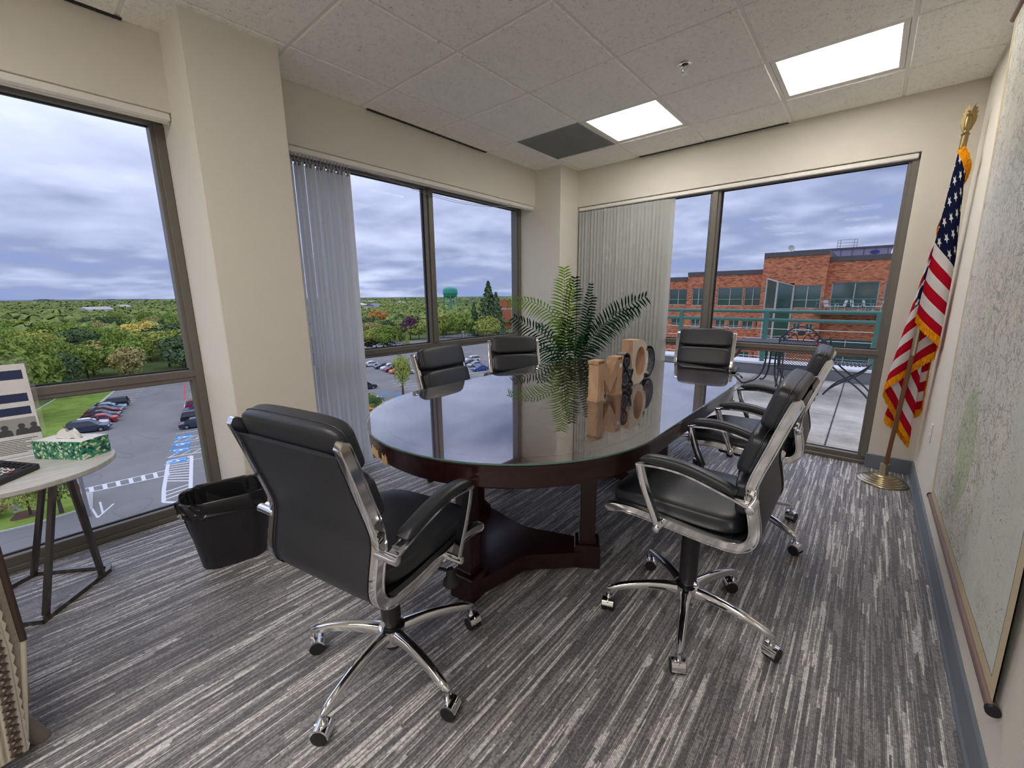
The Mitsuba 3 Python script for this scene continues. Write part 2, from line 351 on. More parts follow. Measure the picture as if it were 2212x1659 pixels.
for i in range(len(xs) - 1):
    for j in range(len(ys) - 1):
        xa_, xb_, ya_, yb_ = xs[i + 1], xs[i], ys[j + 1], ys[j]
        cx, cy, w, h = (xa_ + xb_) / 2, (ya_ + yb_) / 2, xb_ - xa_, yb_ - ya_
        if (i, j) in lamp_cells:
            k = thing('ceiling_light', None, None)
            front = (i, j) in lamps
            lab = {(1, 1): 'square white ceiling light panel nearest the map wall', (3, 1): 'square white ceiling light panel beside the grey vent'}.get((i, j), 'added unseen light panel behind the viewer')
            tag(k, lab, 'ceiling light', None if front else 'added unseen light panels at the back of the room')
            fr = [box(cx - w / 2 + 0.014, cx + w / 2 - 0.014, cy - h / 2 + 0.014, cy - h / 2 + 0.04, CEIL + 0.001, CEIL + 0.03), box(cx - w / 2 + 0.014, cx + w / 2 - 0.014, cy + h / 2 - 0.04, cy + h / 2 - 0.014, CEIL + 0.001, CEIL + 0.03),
                  box(cx - w / 2 + 0.014, cx - w / 2 + 0.04, cy - h / 2 + 0.04, cy + h / 2 - 0.04, CEIL + 0.001, CEIL + 0.03), box(cx + w / 2 - 0.04, cx + w / 2 - 0.014, cy - h / 2 + 0.04, cy + h / 2 - 0.04, CEIL + 0.001, CEIL + 0.03)]
            part(k, 'frame', ply(cat(fr), 'm_white_metal'))
            q = w / 2 - 0.04
            dm = trimesh.Trimesh([[cx - q, cy - q, CEIL + 0.008], [cx + q, cy - q, CEIL + 0.008], [cx + q, cy + q, CEIL + 0.008], [cx - q, cy + q, CEIL + 0.008]], [[0, 2, 1], [0, 3, 2]], process=False)
            part(k, 'diffuser', {**ply(dm, 'm_diffuser'), 'emitter': {'type': 'area', 'radiance': rgb(*LAMP)}})
        elif (i, j) in vents:
            k = thing('ceiling_vent', 'square grey perforated return air vent in the ceiling', 'vent')
            part(k, 'frame', ply(cat(box(cx - w / 2 + 0.008, cx + w / 2 - 0.008, cy - h / 2 + 0.008, cy - h / 2 + 0.022, CEIL - 0.005, CEIL + 0.01), box(cx - w / 2 + 0.008, cx + w / 2 - 0.008, cy + h / 2 - 0.022, cy + h / 2 - 0.008, CEIL - 0.005, CEIL + 0.01),
                     box(cx - w / 2 + 0.008, cx - w / 2 + 0.022, cy - h / 2, cy + h / 2, CEIL - 0.005, CEIL + 0.01), box(cx + w / 2 - 0.022, cx + w / 2 - 0.008, cy - h / 2, cy + h / 2, CEIL - 0.005, CEIL + 0.01)), 'm_vent'))
            part(k, 'perforated_plate', ply(box(cx - w / 2 + 0.02, cx + w / 2 - 0.02, cy - h / 2 + 0.02, cy + h / 2 - 0.02, CEIL - 0.002, CEIL + 0.006), 'm_perforated'))
        else:
            part(ce, 'tile', tile_mesh(w, h), T().translate([cx, cy, CEIL]))
scene['m_perforated'] = {'type': 'twosided', 'bsdf': {'type': 'diffuse', 'reflectance': proc(lambda p, n, uv: mix((0.03, 0.032, 0.03), (0.27, 0.285, 0.27), smoothstep(0.0016, 0.0024, dr.sqrt(dr.square((p.x / 0.008 - dr.floor(p.x / 0.008) - 0.5) * 0.008) + dr.square((p.y / 0.008 - dr.floor(p.y / 0.008) - 0.5) * 0.008)))))}}
struct('plenum', ply(box(-2.83, XC, YR, YB, CEIL + 0.05, CEIL + 0.06), 'm_white'))
def slot(name_label, a):
    k = thing('slot_diffuser', name_label, 'air vent')
    x0, x1, y0, y1 = a
    put(k, ply(cat(box(x0, x1, y0, y1, CEIL - 0.0095, CEIL - 0.0065)), 'm_gasket'))
slot('long black slot diffuser at the ceiling above the pleated blind', (-2.822, -2.797, 1.78, 2.96))
slot('long black slot diffuser at the ceiling above the end window', (-1.83, -0.65, 3.998, 4.022))
slot('short black slot diffuser at the ceiling edge in the upper left corner', (-2.822, -2.797, -0.75, 0.53))
# sprinkler
k = thing('sprinkler', 'chrome pendent sprinkler head hanging below a ceiling tile', 'sprinkler')
sx, sy = -0.963, 2.643
part(k, 'escutcheon', ply(move(lathe([(0.016, 0), (0.034, -0.002), (0.040, -0.010), (0.036, -0.014), (0.018, -0.010), (0.016, -0.004)], 28, cap=False), sx, sy, CEIL - 0.004), 'm_chrome', 30))
part(k, 'pipe', ply(move(cyl(0.016, 0.03), sx, sy, CEIL - 0.014), 'm_gasket', 30))
part(k, 'head', ply(cat(move(lathe([(0.009, -0.02), (0.010, -0.028), (0.006, -0.036), (0.006, -0.05)], 16), sx, sy, CEIL), tube([(sx - .008, sy, CEIL - .03), (sx - .014, sy, CEIL - .045), (sx, sy, CEIL - .062)], 0.0022, 6), tube([(sx + .008, sy, CEIL - .03), (sx + .014, sy, CEIL - .045), (sx, sy, CEIL - .062)], 0.0022, 6)), 'm_chrome', 30))
part(k, 'deflector', ply(move(lathe([(0.015, -0.066), (0.016, -0.064), (0.0, -0.062)], 20), sx, sy, CEIL), 'm_chrome', 30))

# vertical blinds
def headrail(key, a): part(key, 'headrail', ply(a, 'm_white_metal'))
bk = thing('vertical_blind', 'vertical blind gathered in a pleated stack at the left of the middle window', 'blind')
part(bk, 'headrail', ply(cat(cbox(-2.878, -2.834, 1.095, 3.70, HEAD - 0.036, HEAD - 0.002, 0.004), box(-2.872, -2.866, 1.1, 3.69, HEAD - 0.042, HEAD - 0.034)), 'm_white_metal'))
def slat_mesh(w, z0, z1, bow=0.006, n=6):
    u = np.linspace(-0.5, 0.5, n + 1)
    x, y = u * w, bow * (1 - 4 * u * u)
    v = np.vstack([np.stack([x, y, np.full_like(x, z0)], 1), np.stack([x, y, np.full_like(x, z1)], 1)])
    f = np.array([[i, i + 1, n + 2 + i] for i in range(n)] + [[i, n + 2 + i, n + 1 + i] for i in range(n)])
    return trimesh.Trimesh(v, f, process=False)
slatA = ply(slat_mesh(0.089, 0.03, 2.135), 'm_blind_lit', True)
hook = ply(cat(box(-0.004, 0.004, -0.002, 0.002, 2.13, 2.185), box(-0.012, 0.012, -0.003, 0.003, 2.118, 2.142)), 'm_grey')
ns = 22
for i in range(ns):
    y = 1.135 + 0.0232 * i
    Tm = T().translate([-2.856, y, 0]).rotate([0, 0, 1], -9 + 13 * math.sin(i * 2.1))
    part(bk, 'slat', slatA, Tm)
    part(bk, 'hook', hook, Tm)
cordp = spline([(-2.85, 1.64, HEAD - 0.045), (-2.84, 1.9, HEAD - 0.06), (-2.84, 2.4, HEAD - 0.105), (-2.84, 2.9, HEAD - 0.10), (-2.845, 3.35, HEAD - 0.05)], 30)
part(bk, 'cord', ply(tube(cordp, 0.0016, 5), 'm_grey'))
part(bk, 'cord', ply(tube(cordp * [1, 1, 1] + [0.004, 0, -0.016] * np.sin(np.linspace(0, PI, 30))[:, None], 0.0016, 5), 'm_grey'))
bk = thing('vertical_blind', 'vertical blind of flat slats with painted-in shade drawn across the left part of the end window', 'blind')
part(bk, 'headrail', ply(cbox(-2.485, 0.118, 4.028, 4.062, 2.176, 2.207, 0.004), 'm_white_metal'))
slatB = ply(slat_mesh(0.089, 0.04, 2.165, 0.005), 'm_blind_shaded', True)
for i in range(26):
    x = -2.435 + 0.0365 * i
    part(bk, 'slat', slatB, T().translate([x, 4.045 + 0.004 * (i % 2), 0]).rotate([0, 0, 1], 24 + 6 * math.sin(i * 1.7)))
bk = thing('vertical_blind', 'bare blind headrail above the tall left window', 'blind')
part(bk, 'headrail', ply(cat(cbox(-2.878, -2.834, -1.2, 0.662, HEAD - 0.036, HEAD - 0.002, 0.004), box(-2.872, -2.866, -1.2, 0.66, HEAD - 0.046, HEAD - 0.034), box(-2.85, -2.846, -1.2, 0.655, HEAD - 0.040, HEAD - 0.034)), 'm_white_metal'))
# ------------------------------------------------------------------ conference table
TX, TY0, TY1, TR, TZ = -1.25, 1.49, 2.70, 0.69, 0.770
def race(r): return sg.LineString([(TX, TY0), (TX, TY1)]).buffer(r, quad_segs=48)
tb = thing('conference_table', 'dark mahogany racetrack conference table under a sheet of glass', 'table')
def race_band(profile, n=64):
    """Sweep (inset, z) round the racetrack."""
    a = np.concatenate([np.linspace(PI, 2 * PI, n), np.linspace(0, PI, n)])
    cy = np.concatenate([np.full(n, TY0), np.full(n, TY1)])
    rings = [np.stack([TX + (TR - d) * np.cos(a), cy + (TR - d) * np.sin(a), np.full_like(a, z)], 1) for d, z in profile]
    return loft(rings)
part(tb, 'tabletop', ply(race_band([(0.10, 0.672), (0.022, 0.672), (0.014, 0.680), (0.012, 0.700), (0.012, 0.735), (0.006, 0.748), (0.006, 0.757), (0.010, 0.762), (0.30, 0.762)]), 'm_mahogany', 35))
part(tb, 'inlay_line', ply(cat(extrude(race(0.615).difference(race(0.611)), 0.0006, 0.7621)), 'm_black'))
def chip(a0, a1, seed):
    r_ = np.random.default_rng(seed)
    a = np.linspace(a0, a1, 14)
    up = 0.700 + 0.016 * r_.random(14); up[[0, -1]] = 0.676
    rr = TR - 0.0105
    lo = np.stack([TX + rr * np.cos(a), TY0 + rr * np.sin(a), np.full(14, 0.673)], 1)
    hi = np.stack([TX + rr * np.cos(a), TY0 + rr * np.sin(a), up], 1)
    v = np.vstack([lo, hi, lo * [1, 1, 1] - np.stack([np.cos(a), np.sin(a), 0 * a], 1) * 0.004, hi - np.stack([np.cos(a), np.sin(a), 0 * a], 1) * 0.004])
    f = []
    for i in range(13):
        for o, p in ((0, 14), (28, 42)):
            q = [o + i, o + i + 1, p + i + 1, p + i]
            f += [[q[0], q[1], q[2]], [q[0], q[2], q[3]]]
        f += [[14 + i, 15 + i, 43 + i], [14 + i, 43 + i, 42 + i]]
    return trimesh.Trimesh(v, f, process=False)
for c_ in ((249, 257, 3), (260, 264, 5)):
    part(tb, 'chipped_veneer', ply(chip(math.radians(c_[0]), math.radians(c_[1]), c_[2]), 'm_bare_wood'), label='bare pale wood where the veneer has chipped off')
gl = tag(newkey(tb + '__glass_top'), 'clear glass sheet')
# one reflecting sheet only: keep its upper face
_m = trimesh.creation.extrude_polygon(race(TR - 0.001), 0.0001, engine='earcut')
_up = _m.face_normals[:, 2] > 0.5
_m = trimesh.Trimesh(_m.vertices + [0, 0, TZ], _m.faces[_up], process=False)
put(gl, ply(_m, 'm_table_glass'))
part(gl, 'edge', ply(race_band([(0.003, 0.7625), (0.0, 0.764), (0.0, 0.768), (0.002, 0.7695)]).submesh([np.arange(4 * 0 + 3 * 2 * 128)], append=True), 'm_glass_edge', 30), label='pale green polished glass edge')
def pedestal(cy, sgn):
    F = np.array([[TX + 0.045, cy - sgn * 0.36], [TX + 0.33, cy + sgn * 0.17], [TX - 0.36, cy + sgn * 0.09]])
    C = F.mean(0)
    pts = []
    for i in range(3):
        a, b = F[i], F[(i + 1) % 3]
        for t in np.linspace(0, 1, 22):
            p = a * (1 - t) + b * t
            pts.append(p + (C - p) * 0.46 * math.sin(PI * t))
    poly = sg.Polygon(pts).buffer(0.055, join_style=1)
    part(tb, 'platform', ply(extrude(poly, 0.078, 0.012), 'm_mahogany'))
    for i, f in enumerate(F):
        ang = math.degrees(math.atan2(*(f - C)[::-1]))
        l = part(tb, 'leg', ply(cat(cbox(-0.036, 0.036, -0.036, 0.036, 0.12, 0.675, 0.004), cbox(-0.041, 0.041, -0.041, 0.041, 0.118, 0.135, 0.004)), 'm_mahogany'), place(f[0], f[1], 0, ang))
        part(l, 'foot', ply(cbox(-0.062, 0.062, -0.062, 0.062, 0.0, 0.12, 0.005), 'm_mahogany'), place(f[0], f[1], 0, ang))
pedestal(1.47, 1)
pedestal(2.72, -1)
# ------------------------------------------------------------------ office chairs
# chair space: +x is where the sitter looks, +y the sitter's left
RAIL = spline([(-.312, 1.010), (-.285, .935), (-.2525, .831), (-.226, .745), (-.2205, .712), (-.227, .66), (-.241, .59), (-.241, .556), (-.226, .526), (-.200, .510), (-.160, .5045), (-.11, .504), (0, .511), (.09, .5165), (.16, .518), (.215, .511), (.262, .497)], 90)
def rail_mesh(side):
    p = RAIL
    t = np.gradient(p, axis=0); t /= np.linalg.norm(t, axis=1, keepdims=True)
    n = np.stack([-t[:, 1], t[:, 0]], 1)
    h = np.full(len(p), 0.0175)
    d = np.concatenate([[0], np.cumsum(np.linalg.norm(np.diff(p, axis=0), axis=1))])
    for e in (d, d[-1] - d):
        h *= np.sqrt(np.clip(1 - np.clip(1 - e / 0.017, 0, 1) ** 2, 0.03, 1))
    sec = [(-1, 0.0), (-1.0, 0.021), (-0.88, 0.025), (-0.70, 0.025), (-0.58, 0.021), (0.58, 0.021), (0.70, 0.025), (0.88, 0.025), (1.0, 0.021), (1, 0.0)]
    R = np.array([[[p[i, 0] + n[i, 0] * a * h[i], side * (0.211 + b), p[i, 1] + n[i, 1] * a * h[i]] for a, b in sec] for i in range(len(p))])
    return loft(R)
def strip(path, th, y0, y1, bow=0.0, ny=9):
    """A padded sheet along a path in the x-z plane."""
    p = np.asarray(path)
    t = np.gradient(p, axis=0); t /= np.linalg.norm(t, axis=1, keepdims=True)
    n = np.stack([-t[:, 1], t[:, 0]], 1)
    u = np.linspace(-1, 1, ny)
    yy = (y0 + y1) / 2 + u * (y1 - y0) / 2
    e = np.sqrt(np.clip(1 - np.abs(u) ** 8, 0.02, 1))
    sec = [(th / 2 * a + bow * (1 - b * b), y) for a, b, y in zip(e, u, yy)] + [(-th / 2 * a + bow * (1 - b * b), y) for a, b, y in list(zip(e, u, yy))[::-1]]
    R = np.array([[[p[i, 0] + n[i, 0] * a, y, p[i, 1] + n[i, 1] * a] for a, y in sec] for i in range(len(p))])
    return loft(R)
def tilt_pillow(cx, cz, tx, tz, lh, lw, lt, e=0.34):
    m = pillow(lt, lw, lh, e, 22)
    v = np.array(m.vertices)
    t = np.array([tx, tz]) / math.hypot(tx, tz)
    n = np.array([t[1], -t[0]])
    x, y, z = v.T
    x = x + 0.006 * (1 - (2 * y / lw) ** 2) * (x > 0)
    m.vertices = np.stack([cx + n[0] * x + t[0] * z, y, cz + n[1] * x + t[1] * z], 1)
    return m
def seam(cx, cz, tx, tz, lh, lw, off):
    t = np.array([tx, tz]) / math.hypot(tx, tz); n = np.array([t[1], -t[0]])
    pts = []
    for a in np.linspace(0, 2 * PI, 72, endpoint=False):
        y = lw / 2 * np.sign(np.cos(a)) * abs(np.cos(a)) ** 0.34; z = lh / 2 * np.sign(np.sin(a)) * abs(np.sin(a)) ** 0.34
        pts.append([cx + n[0] * off + t[0] * z * 1.002, y * 1.003, cz + n[1] * off + t[1] * z * 1.002])
    return tube(pts + pts[:1], 0.0026, 5)
sling = RAIL[4:52]
tt = np.gradient(sling, axis=0); tt /= np.linalg.norm(tt, axis=1, keepdims=True)
sling_out = sling + np.stack([tt[:, 1], -tt[:, 0]], 1) * 0.010
seatp = pillow(0.475, 0.412, 0.074, 0.36, 26)
v = np.array(seatp.vertices)
fr = np.clip((v[:, 0] - 0.10) / 0.14, 0, 1)
v[:, 2] -= 0.026 * fr ** 2 + 0.010 * np.clip(-v[:, 0] / 0.22, 0, 1) * 0 - 0.006 * (1 - (v[:, 1] / 0.206) ** 2) * (v[:, 2] > 0)
seatp.vertices = v + [0.032, 0, 0.549]
ARMLOW = spline([(-.232, .679), (-.181, .697), (-.136, .710), (-.078, .726), (-.005, .737), (.059, .736), (.124, .728)], 26)
armpad_path = ARMLOW[3:25] + np.stack([0 * ARMLOW[3:25, 0], np.full(22, 0.021)], 1)
def armpad(side):
    p = armpad_path; n = len(p)
    k = np.sqrt(np.clip(1 - np.abs(np.linspace(-1, 1, n)) ** 10, 0.04, 1))
    ang = np.linspace(0, 2 * PI, 16, endpoint=False)
    R = np.array([[[p[i, 0], side * 0.2735 + 0.0225 * np.sign(np.cos(a)) * abs(np.cos(a)) ** .7, p[i, 1] + 0.0165 * k[i] * np.sign(np.sin(a)) * abs(np.sin(a)) ** .7] for a in ang] for i in range(n)])
    return loft(R)
def flat2(path, side, w, th):
    p = np.asarray(path)
    t = np.gradient(p, axis=0); t /= np.linalg.norm(t, axis=1, keepdims=True)
    n = np.stack([-t[:, 1], t[:, 0]], 1)
    sec = [(th / 2, w / 2 * .8), (th / 2 * .6, w / 2), (-th / 2 * .6, w / 2), (-th / 2, w / 2 * .8), (-th / 2, -w / 2 * .8), (-th / 2 * .6, -w / 2), (th / 2 * .6, -w / 2), (th / 2, -w / 2 * .8)]
    return loft(np.array([[[p[i, 0] + n[i, 0] * a, side * 0.2735 + b, p[i, 1] + n[i, 1] * a] for a, b in sec] for i in range(len(p))]))
def arm_frame(side):
    ycyl = lambda x, z, r, y0, y1: tube([(x, side * y0, z), (x, side * (y0 + .002), z), (x, side * (y1 - .003), z), (x, side * y1, z)], [r * .9, r, r, r * .7], 14)
    post = spline([(.119, .731), (.112, .705), (.095, .65), (.068, .585), (.044, .53), (.038, .512)], 14)
    return cat(flat2(ARMLOW, side, 0.036, 0.011), flat2(post, side, 0.030, 0.021), ycyl(-.232, .678, .0135, .222, .298), ycyl(.039, .512, .0125, .215, .298), box(-.215, -.19, side * .2735 - .012, side * .2735 + .012, .688, .702))
mech = cat(cbox(-.13, .13, -.10, .10, .462, .492, .01), cbox(-.06, .06, -.085, .085, .425, .47, .012), move(cyl(.034, .05, 24), .115, 0, .415))
cross = cat(tube([(-.05, -.212, .500), (-.05, .212, .500)], .009, 10), tube([(.10, -.212, .505), (.10, .212, .505)], .009, 10))
lever = cat(tube(spline([(0.03, -.09, .450), (0.035, -.17, .452), (0.05, -.235, .448)], 10), .0055, 8), move(lathe([(.010, .018), (.014, .010), (.016, -.01), (.024, -.022), (.027, -.036), (.022, -.044)], 20), 0.05, -.238, .440))
gas = cat(cyl(.0255, .42, 20), move(cyl(.034, .20, 24), 0, 0, .12))
gas.apply_translation([0, 0, .06])
hub = lathe([(.028, .085), (.046, .09), (.050, .10), (.047, .148), (.036, .156)], 28)
def spoke():
    n = 22
    r = np.linspace(0.020, 0.318, n)
    z = 0.128 + 0.010 * np.sin(r / 0.318 * PI * .9) - 0.036 * (r / 0.318) ** 2.2
    w = np.interp(r, [0.02, 0.10, 0.318], [0.026, 0.0185, 0.0135]); hh = np.interp(r, [0.02, 0.10, 0.318], [0.020, 0.016, 0.011])
    k = np.ones(n); k[-1] = .35; k[-2] = .8
    sec = [(-1, -.9), (-1, .1), (-.72, .75), (-.3, 1), (.3, 1), (.72, .75), (1, .1), (1, -.9), (.6, -1), (-.6, -1)]
    return loft(np.array([[[r[i], a * w[i] * k[i], z[i] + b * hh[i] * k[i]] for a, b in sec] for i in range(n)]))
SPOKE = spoke()
def caster():
    hood = [(0.0285 * math.cos(a), 0.0285 * math.sin(a)) for a in np.linspace(math.radians(-12), math.radians(168), 18)]
    poly = sg.Polygon(hood + [(0.022 * math.cos(a), 0.022 * math.sin(a)) for a in np.linspace(math.radians(168), math.radians(-12), 18)])
    h = trimesh.creation.extrude_polygon(poly, 0.046, engine='earcut')
    h.apply_translation([0, 0, -0.023])
    h.apply_transform(trimesh.transformations.rotation_matrix(PI / 2, [1, 0, 0]))
    h.apply_translation([-0.010, 0, 0.029])
    return cat(h, move(cyl(.0075, .035, 12), 0.0, 0, .052), move(cyl(.012, .008, 14), 0.0, 0, .056), cbox(-.032, .012, -.004, .004, .02, .055, .003))
def wheels():
    w = lathe([(.0, 0), (.024, 0), (.0255, .003), (.0255, .016), (.022, .018), (.006, .017)], 24)
    w.apply_transform(trimesh.transformations.rotation_matrix(PI / 2, [1, 0, 0]))
    a, b = w.copy(), w.copy()
    a.apply_translation([-0.010, 0.0245, .0255]); b.apply_translation([-0.010, -0.0065, .0255])
    return cat(a, b)
CH = dict(rail=[ply(rail_mesh(s), 'm_chrome', 40) for s in (1, -1)], back=ply(cat(strip(sling_out, .012, -.2115, .2115, 0.0)), 'm_leather', 50),
          welt=[ply(tube(np.stack([sling_out[:, 0], np.full(len(sling_out), s * .203), sling_out[:, 1]], 1) + [-.005, 0, -.003], .002, 5), 'm_leather', True) for s in (1, -1)],
          seat=ply(seatp, 'm_leather', True), seat_seam=ply(cat(tube([(x, s * .2065, z) for x, z in zip(np.linspace(-.16, .2, 12), 0.551 - 0.02 * np.clip((np.linspace(-.16, .2, 12) - .1) / .14, 0, 1) ** 2) for s in (1,)], .002, 5), tube([(x, -.2065, z) for x, z in zip(np.linspace(-.16, .2, 12), 0.551 - 0.02 * np.clip((np.linspace(-.16, .2, 12) - .1) / .14, 0, 1) ** 2)], .002, 5)), 'm_leather', True),
          under=ply(strip(RAIL[50:86], .014, -.2115, .2115), 'm_leather', 50), mech=ply(mech, 'm_plastic', 40), cross=ply(cross, 'm_chrome', 40), lever=ply(lever, 'm_black', 40),
          arm=[ply(arm_frame(s), 'm_chrome', 40) for s in (1, -1)], armpad=[ply(armpad(s), 'm_leather', True) for s in (1, -1)], gas=ply(gas, 'm_plastic', 40), hub=ply(hub, 'm_chrome', 40), spoke=ply(SPOKE, 'm_chrome', 45), caster=ply(caster(), 'm_chrome', 35), wheel=ply(wheels(), 'm_black', 35))
PADS = [(-.2615, .968, -.294, .956, .152, .412, .066), (-.2095, .812, -.28, .958, .152, .412, .066), (-.1965, .664, .06, 1, .128, .408, .058)]
CH['pads'] = [ply(tilt_pillow(*p), 'm_leather', True) for p in PADS]
CH['seams'] = [ply(seam(*p[:6], -0.005), 'm_leather', True) for p in PADS]
def chair(label, x, y, rz, dz, base, swivel):
    k = thing('office_chair', label, 'chair', 'black leather conference chairs')
    U, B = place(x, y, dz, rz), place(x, y, 0, base)
    part(k, 'seat', CH['seat'], U); part(k, 'seat_sling', CH['under'], U)
    b = part(k, 'backrest', CH['back'], U)
    for w in CH['welt']: part(b, 'welt', w, U)
    for p, s in zip(CH['pads'], CH['seams']):
        q = part(k, 'back_pad', p, U)
        part(q, 'seam', s, U)
    for r in CH['rail']: part(k, 'frame_rail', r, U)
    for a, p in zip(CH['arm'], CH['armpad']):
        q = part(k, 'armrest', a, U, 'chrome armrest loop')
        part(q, 'arm_pad', p, U)
    part(k, 'crossbar', CH['cross'], U); part(k, 'tilt_mechanism', CH['mech'], U); part(k, 'lever', CH['lever'], U)
    part(k, 'gas_column', CH['gas'], place(x, y, 0, 0)); part(k, 'hub', CH['hub'], B, 'chrome hub')
    for i in range(5):
        Bi = place(x, y, 0, base + 72 * i)
        part(k, 'spoke', CH['spoke'], Bi, 'curved chrome spoke')
        a = math.radians(base + 72 * i)
        Ci = place(x + .310 * math.cos(a), y + .310 * math.sin(a), 0, swivel[i])
        c = part(k, 'caster', CH['caster'], Ci)
        part(c, 'wheel', CH['wheel'], Ci)
chair('black padded leather conference chair in the foreground seen from behind, next to the wastebasket', -1.168, 0.690, 101.5, -0.035, -2, [200, 170, 60, 240, 40])
chair('black padded leather conference chair nearest on the map side, five casters in view', -0.425, 1.590, 180, 0.0, -4, [250, 30, 200, 110, 300])
chair('black padded leather conference chair on the map side, further along toward the end window', -0.418, 2.514, 182, 0.003, -27, [160, 250, 20, 300, 90])
chair('black padded leather conference chair at the far end of the table before the end window', -1.018, 3.545, 277, -0.028, 10, [0, 100, 210, 300, 60])
chair('black padded leather conference chair on the window side, nearer the pillar', -2.05, 1.945, 3, -0.092, 12, [30, 120, 80, 250, 170])
chair('black padded leather conference chair on the window side, turned toward the viewer beside the palm', -2.20, 2.70, -37, -0.097, 30, [10, 140, 220, 280, 50])
# ------------------------------------------------------------------ letters on the table
ZT = TZ + 0.0002
def upright(poly, depth, x, y, yaw, chamfer=0):
    """A 2D shape (u right, v up) standing on the table: u runs along +y, the face looks to +x."""
    m = extrude(poly, depth)                       # u, v, depth
    v = np.array(m.vertices)
    c, s = math.cos(math.radians(yaw)), math.sin(math.radians(yaw))
    lx, ly = v[:, 2] - depth, v[:, 0]
    m.vertices = np.stack([x + lx * c - ly * s, y + lx * s + ly * c, v[:, 1] + ZT], 1)
    return m
Wm, Hm = 0.262, 0.210
Mpoly = sg.Polygon([(0, 0), (.075, 0), (.075, .010), (.066, .018), (.066, .110), (.131, .030), (.196, .110), (.196, .018), (.187, .010), (.187, 0), (.262, 0), (.262, .012), (.252, .020), (.252, .186), (.262, .194), (.262, .210), (.190, .210), (.131, .118), (.072, .210), (0, .210), (0, .194), (.010, .186), (.010, .020), (0, .012)])
k = thing('letter_block', 'wooden block letter M standing on the glass table top, foremost of four', 'letter', None)
part(k, 'block', ply(upright(Mpoly, 0.058, -0.995, 1.825, -3), 'm_pine'))
part(k, 'sticker', ply(upright(sg.box(.218, .150, .242, .172), 0.0007, -0.9938, 1.825, -3), 'm_white'), label='small white price sticker')
for u in (.012, .030, .048, .205, .225): part(k, 'nail_mark', ply(upright(sg.Point(u + .006, .199).buffer(.0055), 0.0007, -0.9938, 1.825, -3), 'm_black'))
k = thing('letter_block', 'dark metal ampersand standing between the wooden letters M and D', 'letter')
amp = spline([(.155, .012), (.120, .055), (.075, .110), (.045, .150), (.058, .188), (.092, .190), (.108, .160), (.085, .125), (.040, .090), (.022, .050), (.040, .016), (.080, .010), (.120, .040), (.150, .095)], 90)
ap = sg.LineString(amp).buffer(0.014).union(sg.box(.03, 0, .10, .012))
ap = affinity.translate(ap, 0, 0.003) if ap.bounds[1] < 0 else ap
ap = affinity.translate(ap, 0, -ap.bounds[1])
part(k, 'back_plate', ply(upright(ap, 0.004, -1.058, 2.105, -3), 'm_zinc'))
part(k, 'rim', ply(upright(ap.boundary.buffer(0.0022).intersection(ap.buffer(.001)), 0.050, -1.012, 2.105, -3), 'm_zinc'))
def Dpoly(w, h, t):
    o = sg.Polygon([(0, 0)] + [(w * .42 + w * .58 * math.cos(a), h / 2 + h / 2 * math.sin(a)) for a in np.linspace(-PI / 2, PI / 2, 32)] + [(0, h)])
    i = affinity.scale(affinity.translate(sg.Point(0, 0).buffer(1, quad_segs=20), w * .5, h / 2), w * .5 - t * .95, h / 2 - t)
    return o, o.difference(i)
o, dp = Dpoly(0.205, 0.272, 0.045)
k = thing('letter_block', 'tall wooden block letter D standing behind the metal ampersand', 'letter')
part(k, 'block', ply(upright(dp, 0.072, -1.030, 2.300, -4), 'm_pine'))
part(k, 'face', ply(upright(dp.buffer(-0.001), 0.0012, -1.0292, 2.300, -4), 'm_face'), label='pale whitewashed front face')
M('m_face', base_color=(0.60, 0.52, 0.42), roughness=0.6)
for u, v_ in ((.168, .045), (.185, .205)): part(k, 'peg', ply(upright(sg.Point(u, v_).buffer(.011), 0.0016, -1.0278, 2.300, -4), 'm_black'))
part(k, 'sticker', ply(upright(sg.box(.176, .118, .196, .150), 0.0008, -1.0282, 2.300, -4), 'm_white'), label='small white price sticker')
o, dp = Dpoly(0.165, 0.212, 0.022)
k = thing('letter_block', 'dark metal letter D standing last in the row on the table', 'letter')
part(k, 'back_plate', ply(upright(dp, 0.004, -1.108, 2.535, -4), 'm_zinc'))
part(k, 'rim', ply(upright(dp.boundary.buffer(0.0022).intersection(dp.buffer(.001)), 0.052, -1.060, 2.535, -4), 'm_zinc'))

# ------------------------------------------------------------------ palm in the corner
for nm, c1 in (('m_leaf', (0.030, 0.095, 0.035)), ('m_leaf_light', (0.16, 0.30, 0.035)), ('m_leaf_dark', (0.010, 0.032, 0.018))):
    scene[nm] = {'type': 'principledthin', 'base_color': rgb(*c1), 'roughness': 0.4, 'diff_trans': 0.5}
M('m_stem', base_color=(0.10, 0.15, 0.05), roughness=0.6)
M('m_pot', base_color=(0.05, 0.045, 0.04), roughness=0.6)
M('m_soil', base_color=(0.04, 0.03, 0.02), roughness=0.9)
pk = thing('palm', 'artificial palm with feathery green fronds in the corner beyond the table', 'plant')
PX, PY = -2.10, 3.36
part(pk, 'pot', ply(move(lathe([(0, 0), (.11, 0), (.118, .01), (.145, .26), (.152, .262), (.152, .285), (.138, .285), (.132, .25), (0, .25)], 36), PX, PY, 0), 'm_pot', 40))
part(pk, 'soil', ply(move(cyl(.131, .012), PX, PY, .245), 'm_soil'))
